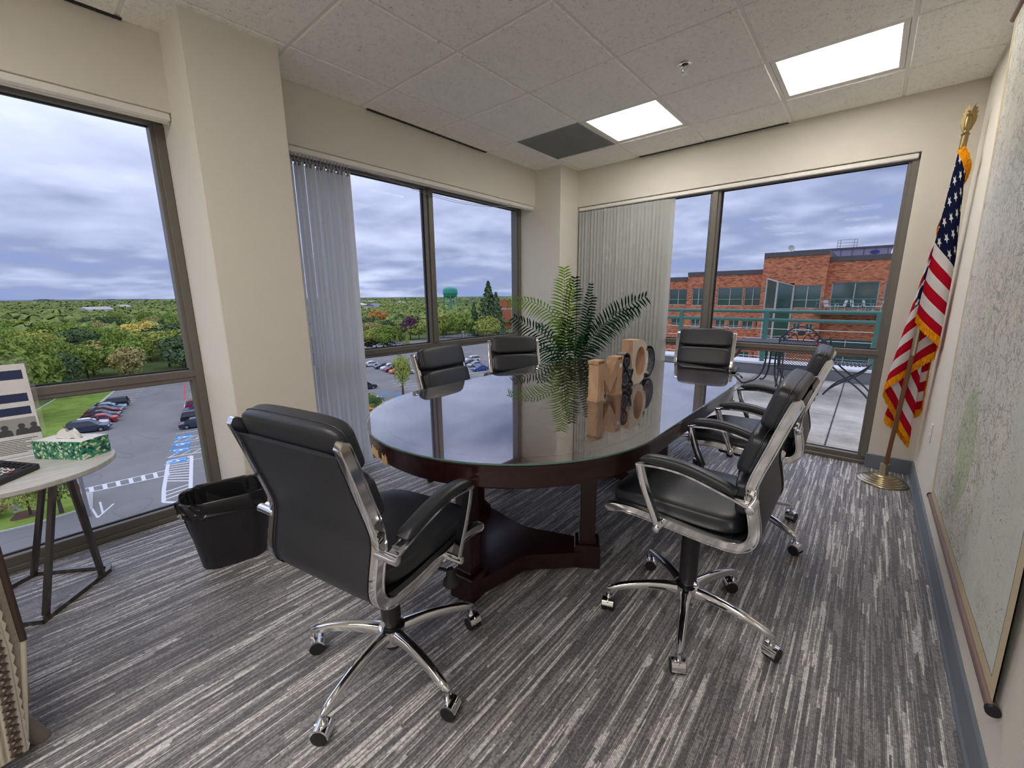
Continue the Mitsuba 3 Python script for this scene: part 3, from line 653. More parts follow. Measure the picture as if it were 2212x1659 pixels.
def frond(pts, mat, length, n, seed, droop=0.3, w=0.0150, bare=0.22, up=(.5, -.8, .22)):
    r_ = np.random.default_rng(seed)
    c = spline([(PX + 0.02 * r_.normal(), PY + 0.02 * r_.normal(), 0.25)] + pts, 48)
    f = part(pk, 'frond', ply(tube(c, np.linspace(.0055, .0012, 48), 6), 'm_stem', True))
    d = np.gradient(c, axis=0); d /= np.linalg.norm(d, axis=1, keepdims=True)
    V, F = [], []
    tot = 0
    n = int(n * .88)
    for i in range(n):
        t = bare + (1 - bare) * (i + .5) / n
        q = t * 47; a = int(q); p = c[a] * (1 - q + a) + c[min(a + 1, 47)] * (q - a); tg = d[a]
        side0 = np.cross(tg, up); side0 /= np.linalg.norm(side0) + 1e-9
        nrm = np.cross(side0, tg)
        L = length * (0.55 + 0.45 * math.sin(PI * min(1, (t - bare) / (1 - bare) * .78 + .22))) * (1 if t < .9 else .75)
        for s in (1, -1):
            fwd = 0.42 + 0.30 * t + .08 * r_.normal()
            e = side0 * s + tg * fwd + nrm * (.25 + .1 * r_.normal()); e /= np.linalg.norm(e)
            wd = np.cross(e, nrm); wd /= np.linalg.norm(wd)
            o = len(V)
            for kk, (u, ww) in enumerate(((0, .35), (.3, 1), (.65, .8), (1, .02))):
                cen = p + e * L * u + np.array([0, 0, -1]) * droop * L * u * u
                V += [cen + wd * w / 2 * ww + nrm * .0, cen + nrm * (-.0025 * ww), cen - wd * w / 2 * ww]
            for kk in range(3):
                b = o + 3 * kk
                F += [[b, b + 1, b + 4], [b, b + 4, b + 3], [b + 1, b + 2, b + 5], [b + 1, b + 5, b + 4]]
    part(f, 'leaflets', ply(trimesh.Trimesh(V, F, process=False), mat), kind='stuff')
Y = PY
frond([(-2.15, Y - .05, .75), (-2.16, Y - .08, 1.1), (-2.17, Y - .06, 1.40), (-2.19, Y - .04, 1.555)], 'm_leaf_light', .17, 34, 1, .25, bare=.40)
frond([(-2.13, Y, .70), (-2.17, Y + .02, 1.0), (-2.14, Y + .02, 1.25), (-2.11, Y + .02, 1.47)], 'm_leaf_dark', .15, 30, 2, .3, bare=.42)
frond([(-2.16, Y - .08, .85), (-2.25, Y - .10, 1.10), (-2.46, Y - .14, 1.24), (-2.76, Y - .18, 1.24)], 'm_leaf_light', .13, 30, 3, .55, bare=.40)
frond([(-2.17, Y - .06, .70), (-2.32, Y - .12, .90), (-2.52, Y - .16, 1.02), (-2.69, Y - .18, 1.10)], 'm_leaf_dark', .16, 26, 4, .35, bare=.34)
frond([(-2.02, Y, .72), (-1.84, Y - .03, .98), (-1.62, Y - .05, 1.17), (-1.38, Y - .06, 1.29)], 'm_leaf_dark', .17, 34, 5, .25, bare=.34)
frond([(-2.02, Y + .05, .75), (-1.86, Y + .05, 1.0), (-1.66, Y + .04, 1.13), (-1.48, Y + .03, 1.19)], 'm_leaf', .15, 26, 6, .45, bare=.38)
frond([(-2.05, Y + .04, .8), (-2.02, Y + .08, 1.08), (-2.0, Y + .09, 1.26), (-1.985, Y + .10, 1.41)], 'm_leaf_dark', .08, 30, 7, .3, bare=.42)
frond([(-2.03, Y + .02, .8), (-1.97, Y + .03, 1.05), (-1.93, Y + .04, 1.2), (-1.91, Y + .04, 1.29)], 'm_leaf_dark', .075, 26, 8, .3, bare=.42)
frond([(-2.18, Y - .08, .60), (-2.28, Y - .14, .76), (-2.36, Y - .2, .82), (-2.44, Y - .24, .80)], 'm_leaf', .14, 22, 9, .4, bare=.34)
frond([(-2.05, Y - .08, .62), (-1.98, Y - .16, .82), (-1.93, Y - .2, .95), (-1.88, Y - .22, 1.03)], 'm_leaf', .10, 22, 10, .4, bare=.40)
frond([(-2.12, Y - .1, .65), (-2.09, Y - .16, .88), (-2.05, Y - .19, 1.02), (-2.0, Y - .2, 1.12)], 'm_leaf_dark', .13, 22, 11, .4, bare=.38)
frond([(-2.17, Y - .1, .68), (-2.22, Y - .18, .92), (-2.27, Y - .22, 1.02), (-2.34, Y - .25, 1.04)], 'm_leaf', .10, 20, 12, .5, bare=.42)

# ------------------------------------------------------------------ flag on its stand
fk = thing('flag', 'fringed United States flag draped from a leaning pole in the right-hand corner', 'flag')
P0, P1 = np.array([.222, 3.75, .05]), np.array([.2955, 3.75, 2.215])
axis = (P1 - P0) / np.linalg.norm(P1 - P0)
on = lambda z: P0 + axis * ((z - P0[2]) / axis[2])
M('m_pole', base_color=(0.16, 0.065, 0.022), roughness=0.35, clearcoat=0.4)
part(fk, 'base', ply(move(lathe([(.0, 0), (.138, 0), (.141, .006), (.138, .012), (.126, .017), (.124, .021), (.108, .025), (.106, .030), (.090, .034), (.088, .039), (.070, .043), (.068, .048), (.050, .052), (.046, .056), (.027, .060), (.0265, .062), (.0265, .135), (.022, .137), (.0, .137)], 56), P0[0] - .001, P0[1], 0), 'm_gold', 22), label='stepped round brass base')
part(fk, 'pole', ply(tube([on(.06), on(.6), on(1.0), on(2.16)], .0128, 14), 'm_pole', 40))
part(fk, 'sleeve', ply(tube([on(.90), on(.902), on(1.03), on(1.15), on(1.152)], [.0135, .0148, .0148, .0148, .0135], 16), 'm_gold', 40), label='brass joint sleeve')
fin = on(2.16)
fi = part(fk, 'finial', ply(move(cat(lathe([(.0, -.03), (.015, -.03), (.016, .01), (.012, .02), (.018, .03), (.019, .036), (.012, .044), (.012, .05)], 18), pillow(.036, .026, .085, .8, 12).apply_translation([0, 0, .095]) or 0), *fin) if False else cat(tube([on(2.13), on(2.20)], .0155, 14), move(lathe([(.0, .0), (.018, .004), (.020, .010), (.013, .018), (.013, .03)], 18), *on(2.195)), move(pillow(.034, .026, .095, .8, 12), *on(2.262)), move(pillow(.018, .02, .03, .8, 10), *(on(2.315) + [-.008, 0, 0]))), 'm_antique', 30), label='gilt eagle finial')
def wing(s):
    pts = [(0, -.03), (.020 * s, -.02), (.034 * s, .02), (.036 * s, .05), (.030 * s, .055), (.034 * s, .075), (.026 * s, .078), (.028 * s, .098), (.018 * s, .098), (.016 * s, .12), (.004 * s, .09), (0, .03)]
    m = trimesh.creation.extrude_polygon(sg.Polygon(pts), .010, engine='earcut')
    v = np.array(m.vertices)
    o = on(2.245)
    m.vertices = np.stack([o[0] + v[:, 0] * .9 + v[:, 1] * .034, o[1] - .005 + v[:, 2] + .25 * np.abs(v[:, 0]), o[2] + v[:, 1]], 1)
    return m
for s in (1, -1): part(fi, 'wing', ply(wing(s), 'm_antique'))
Bp = np.array([(.232, 3.722, 1.165), (.30, 3.715, 1.075), (.385, 3.725, .992), (.402, 3.765, .965), (.33, 3.785, .90), (.235, 3.782, .79), (.155, 3.778, .700), (.146, 3.805, .655), (.20, 3.825, .545), (.27, 3.828, .405), (.325, 3.832, .300), (.318, 3.86, .295), (.25, 3.875, .385), (.178, 3.872, .452), (.185, 3.90, .46), (.27, 3.905, .485), (.355, 3.90, .515)])
Bp[:, 0] -= 0.0
Tp = np.array([(.278, 3.730, 2.118), (.296, 3.715, 2.085), (.318, 3.722, 2.03), (.326, 3.752, 1.97), (.315, 3.766, 1.92), (.292, 3.768, 1.83), (.268, 3.766, 1.745), (.262, 3.782, 1.69), (.278, 3.795, 1.60), (.296, 3.798, 1.45), (.312, 3.80, 1.34), (.318, 3.815, 1.30), (.305, 3.825, 1.31), (.290, 3.825, 1.33), (.295, 3.84, 1.34), (.318, 3.845, 1.38), (.34, 3.845, 1.42)])
Bs, Ts = spline(Bp, 170), spline(Tp, 170)
nv = 60
vv = np.linspace(0, 1, nv)
grid = Ts[:, None] * (1 - vv[None, :, None]) + Bs[:, None] * vv[None, :, None]
uu = np.linspace(0, 1, 170)
rip = 0.006 * np.sin(uu * 46)[:, None] * (0.3 + 0.7 * vv)[None, :] + 0.010 * (meshkit.fbm(np.stack([*np.meshgrid(uu * 9, vv * 3, indexing='ij'), np.zeros((170, nv))], -1), 3, 5) - .5)
grid[..., 1] += rip
grid[..., 0] = np.minimum(grid[..., 0], XC - .024 + 0 * grid[..., 0])
def sheet_mesh(g, th=0.0012):
    n, m_ = g.shape[:2]
    i, j = np.meshgrid(np.arange(n - 1), np.arange(m_ - 1), indexing='ij')
    q = np.stack([i * m_ + j, (i + 1) * m_ + j, (i + 1) * m_ + j + 1, i * m_ + j + 1], -1).reshape(-1, 4)
    return g.reshape(-1, 3), np.vstack([q[:, [0, 1, 2]], q[:, [0, 2, 3]]])
def f_flag(p, n, uv):
    u, v = uv.x, uv.y
    s = dr.floor(v * 13)
    red = (s - 2 * dr.floor(s / 2)) < 0.5
    c = dr.select(red, mi.Color3f(0.50, 0.010, 0.028), mi.Color3f(0.78, 0.74, 0.73))
    # stars: rows of six and five
    row = dr.floor(v * 13 / 7 * 9 + 0.0)
    fy = v * 13 / 7 * 9 - row - 0.5
    odd = row - 2 * dr.floor(row / 2)
    ux = u / 0.40 * 5.6 + 0.1 - 0.5 * odd
    fx = ux - dr.floor(ux) - 0.5
    x_, y_ = fx * 0.108, fy * 0.0568
    ang = dr.atan2(x_, -y_)
    rad = dr.sqrt(x_ * x_ + y_ * y_)
    k5 = 2 * PI / 5
    w = dr.abs((ang / k5 - dr.round(ang / k5)) * k5)
    edge = 0.0272 * math.sin(math.radians(18)) / dr.sin(w + math.radians(18)) * 1.0
    star = rad < 0.0272 * 0.309 / dr.maximum(0.309 * dr.cos(w) + 0.951 * 0.85 * dr.sin(w), 1e-3) * 1.0
    canton = (u < 0.40) & (v < 7 / 13)
    c = dr.select(canton, dr.select(star, mi.Color3f(0.74, 0.73, 0.72), mi.Color3f(0.010, 0.014, 0.045)), c)
    weave = 0.92 + 0.08 * noise(u * 900, v * 600)
    return c * weave
scene['m_flag'] = {'type': 'principledthin', 'base_color': proc(f_flag), 'roughness': 0.55, 'diff_trans': 0.35}
UV = np.stack(np.meshgrid(uu, vv, indexing='ij'), -1).reshape(-1, 2)
fc = part(fk, 'cloth', ply(sheet_mesh(grid), 'm_flag', True, uv=UV), label='red and white stripes with white stars on dark blue')
def fringe_mesh(edge, down, L, reps=2):
    e = np.asarray(edge); n = len(e)
    e = np.stack([np.interp(np.linspace(0, n - 1, n * reps), np.arange(n), e[:, k]) for k in range(3)], 1)
    down = np.asarray(down, float)
    r_ = np.random.default_rng(4)
    LL = L * (0.86 + 0.28 * r_.random(len(e)))
    lo = e + down * LL[:, None] + r_.normal(size=e.shape) * .0012
    v = np.vstack([e - down * .012, lo]); m_ = len(e)
    f = [[i, i + 1, m_ + i + 1] for i in range(m_ - 1)] + [[i, m_ + i + 1, m_ + i] for i in range(m_ - 1)]
    v2 = v + [0, -.0035, 0]
    return trimesh.Trimesh(np.vstack([v, v2]), f + [[a + 2 * m_, b + 2 * m_, c + 2 * m_] for a, b, c in f], process=False)
def f_fringe(p, n, uv):
    return mix((0.55, 0.16, 0.006), (0.95, 0.42, 0.02), noise(p.x * 260 + p.y * 120, p.y * 200, p.z * 40))
scene['m_fringe2'] = {'type': 'twosided', 'bsdf': {'type': 'diffuse', 'reflectance': proc(f_fringe)}}
part(fk, 'fringe', ply(fringe_mesh(grid[:, -1], (0, 0, -1), .046, 3), 'm_fringe2'), label='golden orange fringe along the bottom edge')
part(fk, 'fringe', ply(fringe_mesh(grid[:90, 0] + [0, -.004, 0], (.75, 0, .66), .026, 3), 'm_fringe2'), label='orange fringe along the top edge')
part(fk, 'fringe', ply(fringe_mesh(grid[-1, :], (.15, -.3, -.95), .04, 3), 'm_fringe2'))

# ------------------------------------------------------------------ wall map hanging from the ceiling
def f_map(p, n, uv):
    u, v = p.y, p.z
    w = fbm(u * 2.2 + 4, v * 2.2, 1.0, 4)
    w2 = fbm(u * 5.1, v * 5.1 + 9, 2.0, 4)
    paper = mix((0.80, 0.77, 0.66), (0.72, 0.705, 0.64), noise(u * 9, v * 9))
    green = smoothstep(0.60, 0.63, w2) * smoothstep(0.45, 0.55, noise(u * 2.6 + 3, v * 1.9 + 1))
    c = mix(paper, (0.56, 0.60, 0.40), green * 0.5)
    patch = smoothstep(0.16, 0.14, dr.sqrt(dr.square((u - 2.33 - 0.12 * (w - 0.5)) * 0.9) + dr.square((v - 0.70) * 0.62 + 0.25 * (w2 - 0.5))))
    c = mix(c, (0.50, 0.58, 0.36), patch * 0.85)
    water = smoothstep(0.02, -0.02, u - 1.72 - 0.45 * (w - 0.5) - 0.12 * (w2 - 0.5) + 0.35 * (v - 1.3) * dr.select(v < 1.3, 1.0, 0.2))
    c = mix(c, (0.66, 0.71, 0.66), water * 0.45)
    def lines(s, o, t):
        a = fbm(u * s + o, v * s + 3 * o, o, 3)
        return smoothstep(t, t * 0.4, dr.abs(a - 0.5))
    l = dr.maximum(lines(7.0, 1.0, 0.014), dr.maximum(lines(15.0, 5.0, 0.024), dr.maximum(lines(28.0, 9.0, 0.034) * 0.9, lines(52.0, 3.0, 0.05) * 0.7))) * (1 - 0.8 * water)
    dash = smoothstep(0.80, 0.86, noise(u * 130, v * 260)) * smoothstep(0.5, 0.6, noise(u * 11, v * 11))
    c = mix(c, (0.235, 0.23, 0.215), dr.clip(l * 0.62 + dash * 0.6, 0, 1))
    bord = dr.minimum(dr.minimum(u - 1.45, 2.93 - u), v - 0.27)
    c = mix(c, (0.62, 0.52, 0.34), smoothstep(0.046, 0.044, bord))
    c = mix(c, (0.20, 0.19, 0.17), smoothstep(0.003, 0.001, dr.abs(bord - 0.047)))
    return c
scene['m_map'] = {'type': 'twosided', 'bsdf': {'type': 'principled', 'base_color': proc(f_map), 'roughness': 0.45, 'specular': 0.4}}
mk = thing('wall_map', 'large old street map hanging on the right-hand wall from a wooden rod', 'map')
def map_x(z): return 0.3675 - (z - 0.27) * 0.0262
zs = np.linspace(0.27, 2.43, 40)
ysm = np.linspace(1.45, 2.93, 30)
G = np.array([[[map_x(z) + 0.004 * math.sin(y * 5 + z * 3) * math.sin((z - .27) / 2.16 * PI), y, z] for z in zs] for y in ysm])
v_, f_ = sheet_mesh(G)
part(mk, 'sheet', ply((v_, f_), 'm_map', True), label='printed map sheet')
part(mk, 'backing', ply((v_ + [0.003, 0, 0], f_[:, ::-1]), 'm_black', True), label='black sheet behind the map')  # plain black sheet just behind the printed one
M('m_rod', base_color=(0.19, 0.12, 0.10), roughness=0.4)
part(mk, 'bottom_rod', ply(tube([(map_x(.262), 1.438, .262), (map_x(.262), 2.94, .262)], .0125, 14), 'm_rod', 40))
part(mk, 'top_rod', ply(tube([(map_x(2.44), 1.43, 2.44), (map_x(2.44), 2.95, 2.44)], .014, 14), 'm_rod', 40))
for y in (1.436, 2.942): part(mk, 'end_cap', ply(tube([(map_x(.262), y - .006, .262), (map_x(.262), y + .006, .262)], .0145, 14), 'm_black', 40))
for y in (1.62, 2.80):
    part(mk, 'hook', ply(cat(tube(spline([(map_x(2.44), y, 2.456), (map_x(2.44) - .018, y, 2.47), (map_x(2.44) - .012, y, 2.50), (XC - .02, y, 2.53), (XC - .002, y, 2.54)], 14), .0035, 6), box(XC - .006, XC, y - .01, y + .01, 2.515, 2.565)), 'm_black'))
# outlet
ok_ = thing('wall_outlet', 'cream electrical outlet low on the right-hand wall behind the flag', 'outlet')
part(ok_, 'cover_plate', ply(cbox(XC - .006, XC, 3.455, 3.525, .407, .523, .003), 'm_white_metal'))
for z in (.445, .487): part(ok_, 'socket', ply(cbox(XC - .0085, XC - .004, 3.473, 3.507, z - .014, z + .014, .003), 'm_white'))

# ------------------------------------------------------------------ wastebasket
wk = thing('wastebasket', 'black wastebasket with a liner folded over its rim in front of the pillar', 'wastebasket')
def rr_ring(w, l, r, z, n=9, wob=0.0, seed=0):
    p = np.array(rrect(w, l, r, n).exterior.coords)[:-1]
    if wob:
        a = np.linspace(0, 2 * PI, len(p), endpoint=False)
        r_ = np.random.default_rng(seed)
        k = sum(r_.normal() * np.sin(a * f + r_.random() * 6) for f in range(3, 22)) / 5
        return np.column_stack([p * (1 + wob * k[:, None] * .06), z + wob * .010 * k])
    return np.column_stack([p, np.full(len(p), z)])
wloc = [(.185, .270, .07, 0), (.192, .278, .075, .004), (.252, .362, .10, .335), (.262, .374, .104, .338), (.262, .374, .104, .355), (.244, .354, .10, .355), (.240, .348, .10, .33), (.18, .264, .07, .012)]
Wt = place(-2.350, .530, 0, -14)
part(wk, 'bin', ply(loft([rr_ring(*w_) for w_ in wloc]), 'm_plastic', 40), Wt)
bag = [rr_ring(.264, .376, .105, .292, wob=1.3, seed=3), rr_ring(.267, .379, .105, .315, wob=.8, seed=8), rr_ring(.271, .383, .106, .340, wob=.9, seed=5), rr_ring(.269, .381, .105, .362, wob=.8, seed=2), rr_ring(.256, .366, .10, .368, wob=.5, seed=9), rr_ring(.240, .350, .095, .355, wob=.6, seed=4), rr_ring(.226, .332, .09, .25, wob=1.0, seed=7), rr_ring(.19, .27, .07, .03, wob=1.2, seed=1)]
part(wk, 'liner', ply(loft(bag, caps=False), 'm_bag', 50), Wt, label='crinkled black plastic liner')

# ------------------------------------------------------------------ side table by the window
def f_ash(p, n, uv):
    g = noise(p.x * 90 + 4 * noise(p.x * 6, p.y * 3), p.y * 6, 1.0)
    return mix((0.38, 0.375, 0.365), (0.58, 0.575, 0.565), dr.clip(0.5 * g + 0.5 * noise(p.x * 300, p.y * 14), 0, 1))
scene['m_ash'] = {'type': 'twosided', 'bsdf': {'type': 'principled', 'base_color': proc(f_ash), 'roughness': 0.4}}
sk = thing('side_table', 'round pale side table on a black geometric steel base by the left window', 'side table')
SX, SY, SZ = -2.690, -0.105, 0.592
part(sk, 'tabletop', ply(move(lathe([(.0, -.024), (.296, -.024), (.300, -.020), (.300, -.003), (.297, 0), (0, 0)], 72), SX, SY, SZ), 'm_ash', 30))
ring = [(-2.660, .080), (-2.425, -.140), (-2.470, -.195), (-2.62, -.415), (-2.70, -.415), (-2.86, -.215), (-2.905, -.150), (-2.70, .085)]
rp = np.array([(x, y, .010) for x, y in ring])
for a, b in zip(rp, np.roll(rp, -1, 0)): part(sk, 'base_bar', ply(bar(a + (a - b) / np.linalg.norm(a - b) * .006, b + (b - a) / np.linalg.norm(b - a) * .006, .018, .020), 'm_black_steel'))
for (ax, ay), (tx, ty) in (((-2.448, -.130), (-2.455, -.022)), ((-2.632, .056), (-2.505, .032)), ((-2.735, .055), (-2.84, .02)), ((-2.885, -.155), (-2.875, -.03)), ((-2.84, -.235), (-2.86, -.26)), ((-2.72, -.39), (-2.80, -.30)), ((-2.60, -.39), (-2.56, -.30)), ((-2.49, -.21), (-2.50, -.25))):
    part(sk, 'leg', ply(bar((ax, ay, .02), (tx, ty, SZ - .024), .018, .018, up=(.6, .8, 0)), 'm_black_steel'))

# tissue box
tk = thing('tissue_box', 'green leaf-patterned tissue box with a tissue pulled up on the side table', 'tissue box')
def f_tissue(p, n, uv):
    q = (p.x + p.y) * 60
    a, b, c = voronoi((1.4 * p.x + 0.2 * p.y) * 62 + 1.2 * noise(p.z * 70, p.x * 60), p.z * 62 + 1.2 * noise(p.x * 60, p.y * 60))
    leaf = smoothstep(0.42, 0.36, a)
    base = mix((0.010, 0.13, 0.085), (0.02, 0.24, 0.15), c)
    d = mix(base, dr.select(c > 0.66, mi.Color3f(0.60, 0.66, 0.42), dr.select(c > 0.33, mi.Color3f(0.008, 0.055, 0.045), mi.Color3f(0.16, 0.40, 0.18))), leaf)
    vein = smoothstep(0.05, 0.02, b - a)
    return mix(d, (0.30, 0.46, 0.30), vein * 0.7)
scene['m_tissue_box'] = {'type': 'twosided', 'bsdf': {'type': 'principled', 'base_color': proc(f_tissue), 'roughness': 0.35}}
Tt = place(-2.747, .062, SZ, 36.5)
part(tk, 'carton', ply(cbox(-.122, .122, -.060, .060, 0, .084, .0015), 'm_tissue_box'), Tt)
part(tk, 'top_panel', ply(extrude(rrect(.236, .112, .004).difference(affinity.scale(sg.Point(0, 0).buffer(1), .06, .022)), .0006, .084), 'm_white'), Tt, label='pale printed top')
r_ = np.random.default_rng(2)
rr_ = []
for z, s in ((.0835, 1), (.095, .95), (.108, .8), (.118, .62), (.124, .45)):
    a = np.linspace(0, 2 * PI, 40, endpoint=False)
    w = 1 + .22 * np.sin(3 * a + 30 * z) + .12 * np.sin(7 * a + 60 * z)
    rr_.append(np.stack([.052 * s * w * np.cos(a) + .12 * (z - .084), .020 * (s + .3 * (1 - s)) * w * np.sin(a), z + .006 * np.sin(2 * a + 1) * (z > .09) + .004 * np.sin(5 * a)], 1))
part(tk, 'tissue', ply(loft(rr_, caps=False), 'm_white', 60), Tt, label='crumpled white tissue')

# desk phone
pk2 = thing('desk_phone', 'black desk phone with white-ringed keys at the edge of the side table', 'phone')
Pt = place(-2.624, -.048, SZ, 140)
slope = 0.20
def on_phone(m, lift=0.0):
    m = m.copy(); v = np.array(m.vertices); v[:, 2] += .024 + slope * v[:, 1] + lift; m.vertices = v
    return m
body = trimesh.convex.convex_hull([(-.215, 0, .004), (0, 0, .004), (-.215, 0, .022), (0, 0, .022), (-.215, .19, .0), (0, .19, .0), (-.215, .20, .062), (0, .20, .062), (-.212, .004, .0), (-.003, .004, 0), (-.215, .003, .0245), (0, .003, .0245)])
part(pk2, 'body', ply(body, 'm_plastic', 25), Pt)
ringk, keyk = ply(lathe([(.0, 0), (.0085, 0), (.0085, .0030), (.0075, .0036), (.005, .0036), (.005, 0.003), (0, .003)], 20), 'm_white', 30), ply(move(lathe([(0, 0), (.0052, 0), (.0050, .0042), (0, .0042)], 16), 0, 0, 0), 'm_black', 30)
fkey = ply(cbox(-.0085, .0085, -.0042, .0042, 0, .0035, .001), 'm_black')
tiltM = T().rotate([1, 0, 0], math.degrees(math.atan(slope)))
for r in range(4):
    for c in range(3):
        Tk = Pt @ T().translate([-.125 + .0235 * c, .032 + .019 * r, .0245 + slope * (.032 + .019 * r)]) @ tiltM
        q = part(pk2, 'key', ringk, Tk, label='white-ringed dial key')
        part(q, 'cap', keyk, Tk)
for r in range(5):
    for c in range(2):
        part(pk2, 'function_key', fkey, Pt @ T().translate([-.048 + .024 * c, .038 + .0155 * r, .0245 + slope * (.038 + .0155 * r)]) @ tiltM)
part(pk2, 'function_key', ply(cbox(-.009, .009, -.0042, .0042, 0, .0035, .001), 'm_redkey'), Pt @ T().translate([-.105, .014, .0245 + slope * .014]) @ tiltM, label='red key')
M('m_redkey', base_color=(0.30, 0.03, 0.03), roughness=0.5)
for c in range(2): part(pk2, 'function_key', fkey, Pt @ T().translate([-.048 + .024 * c, .014, .0245 + slope * .014]) @ tiltM)
part(pk2, 'label_strip', ply(cbox(-.075, -.01, -.003, .003, 0, .0012, .0003), 'm_white'), Pt @ T().translate([0, .150, .0245 + slope * .150]) @ tiltM)
part(pk2, 'handset', ply(cat(cbox(-.205, -.160, .01, .195, .035, .058, .01), cbox(-.207, -.158, .01, .055, .022, .05, .01), cbox(-.207, -.158, .15, .2, .05, .078, .01)), 'm_plastic'), Pt)

# leaflet stand
hk = thing('leaflet_holder', 'clear acrylic tiered leaflet holder with blue-headed sheets on the side table', 'leaflet holder')
M('m_paper', base_color=(0.66, 0.66, 0.68), roughness=0.6)
M('m_navy', base_color=(0.012, 0.022, 0.085), roughness=0.5)
M('m_ink', base_color=(0.05, 0.05, 0.06), roughness=0.6)
M('m_photo_grey', base_color=(0.30, 0.30, 0.31), roughness=0.5)
hx, y0_, y1_ = -2.945, -.245, -.005
lean = 0.10
def quadx(x, ya, yb, za, zb):                 # upright sheet facing +x, leaning back a little
    return trimesh.Trimesh([[x - lean * (za - SZ), ya, za], [x - lean * (za - SZ), yb, za], [x - lean * (zb - SZ), yb, zb], [x - lean * (zb - SZ), ya, zb]], [[0, 1, 2], [0, 2, 3]], process=False)
part(hk, 'back_panel', ply(quadx(hx, y0_, y1_, SZ + .002, SZ + .455), 'm_acrylic'), label='clear acrylic')
for i, (x, h) in enumerate(((.030, .33), (.062, .21))):
    part(hk, 'pocket_front', ply(quadx(hx + x, y0_, y1_, SZ + .002, SZ + h), 'm_acrylic'), label='clear acrylic')
for y in (y0_, y1_):
    part(hk, 'side_panel', ply(trimesh.Trimesh([[hx, y, SZ + .002], [hx + .075, y, SZ + .002], [hx + .040, y, SZ + .21], [hx - .012, y, SZ + .34], [hx - .045, y, SZ + .45], [hx - .046, y, SZ + .455]], [[0, 1, 2], [0, 2, 3], [0, 3, 4], [0, 4, 5]], process=False), 'm_acrylic'), label='clear acrylic')
part(hk, 'foot', ply(cbox(hx, hx + .08, y0_, y1_, SZ, SZ + .004, .001), 'm_white'))
def leaflet(x, zb, zt, bands, texts, photo=None):
    s = part(hk, 'sheet', ply(quadx(x, y0_ + .012, y1_ - .016, zb, zt), 'm_paper'), label='printed leaflet')
    for za, zb_ in bands:
        q = part(s, 'header', ply(quadx(x + .0008, y0_ + .014, y1_ - .030, za, zb_), 'm_navy'), label='navy blue heading band')
    for i, z in enumerate(texts):
        part(s, 'text_line', ply(quadx(x + .0008, y0_ + .03, y1_ - .030 - .02 * ((i * 7) % 3), z, z + .0028), 'm_ink'))
    if photo:
        part(s, 'picture', ply(quadx(x + .0008, y0_ + .03, y1_ - .022, *photo), 'm_photo_grey'))
leaflet(hx + .006, SZ + .05, SZ + .420, [(SZ + .350, SZ + .392)], [])
leaflet(hx + .034, SZ + .04, SZ + .305, [(SZ + .250, SZ + .288)], [])
leaflet(hx + .066, SZ + .01, SZ + .235, [(SZ + .196, SZ + .232)], [SZ + .085 - .0075 * i for i in range(9)], (SZ + .105, SZ + .182))
for cy_, w_ in ((-.075, 1.0), (-.038, .9), (-.125, 1.0)):
    sh = affinity.scale(sg.Point(0, .040).buffer(.011), w_, 1).union(sg.Polygon([(-.022 * w_, 0), (.022 * w_, 0), (.018 * w_, .024), (.006, .031), (-.006, .031), (-.018 * w_, .024)]))
    m_ = extrude(sh, .0004)
    v = np.array(m_.vertices)
    zz = SZ + .106 + v[:, 1]
    m_.vertices = np.stack([hx + .066 + .0014 - lean * (zz - SZ) + v[:, 2], cy_ + v[:, 0], zz], 1)
    part(hk, 'printed_figure', ply(m_, 'm_ink'))

# armchair at the lower left with a throw
def f_weave(p, n, uv):
    return mix((0.26, 0.225, 0.19), (0.40, 0.355, 0.305), dr.clip(0.6 * noise(p.x * 60, p.y * 60, p.z * 420) + 0.4 * noise(p.x * 500, p.y * 300, p.z * 90), 0, 1))
scene['m_weave'] = {'type': 'twosided', 'bsdf': {'type': 'diffuse', 'reflectance': proc(f_weave)}}
M('m_brown_piping', base_color=(0.055, 0.032, 0.026), roughness=0.6)
M('m_knit', base_color=(0.60, 0.54, 0.46), roughness=0.85)
M('m_leg_wood', base_color=(0.20, 0.17, 0.145), roughness=0.5)
ak = thing('armchair', 'oatmeal woven armchair with dark piping at the lower left corner', 'armchair')
At = place(-1.700, -.142, 0, 12)
def side_prism(poly, x0, x1):
    """A (y, z) outline swept along x."""
    m = extrude(poly, x1 - x0); v = np.array(m.vertices)
    m.vertices = np.stack([x0 + v[:, 2], v[:, 0], v[:, 1]], 1)
    if m.volume < 0: m.invert()
    return m
part(ak, 'backrest', ply(side_prism(sg.Polygon([(0, .70), (0, .36), (-.045, .06), (-.755, .06), (-.80, .36), (-.80, .70)]).buffer(-.01).buffer(.01), -.10, 0), 'm_weave'), At)
for y0 in (-.80, -.11): part(ak, 'arm', ply(cbox(-.62, -.10, y0, y0 + .11, .10, .56, .01), 'm_weave'), At)
part(ak, 'seat', ply(cbox(-.60, -.10, -.69, -.11, .10, .34, .01), 'm_weave'), At)
part(ak, 'seat_cushion', ply(move(pillow(.52, .57, .13, .35, 20), -.36, -.40, .385), 'm_weave', True), At)
part(ak, 'piping', ply(tube([(0, .001, .362), (0, .001, .69)], .0075, 8), 'm_brown_piping', True), At, label='dark brown piping')
part(ak, 'piping', ply(tube([(0, 0, .36), (0, -.022, .21), (0, -.045, .06)], .006, 8), 'm_knit', True), At, label='pale piping')
for x, y, sx_, sy_ in ((-.055, -.055, .02, .045), (-.55, -.055, -.03, .02), (-.055, -.74, .02, -.04), (-.55, -.74, -.03, -.03)):
    part(ak, 'leg', ply(tube([(x, y, .13), (x + sx_ * .3, y + sy_ * .6, .05), (x + sx_ * .4, y + sy_, .0)], [.026, .022, .019], 14), 'm_leg_wood', 40), At)
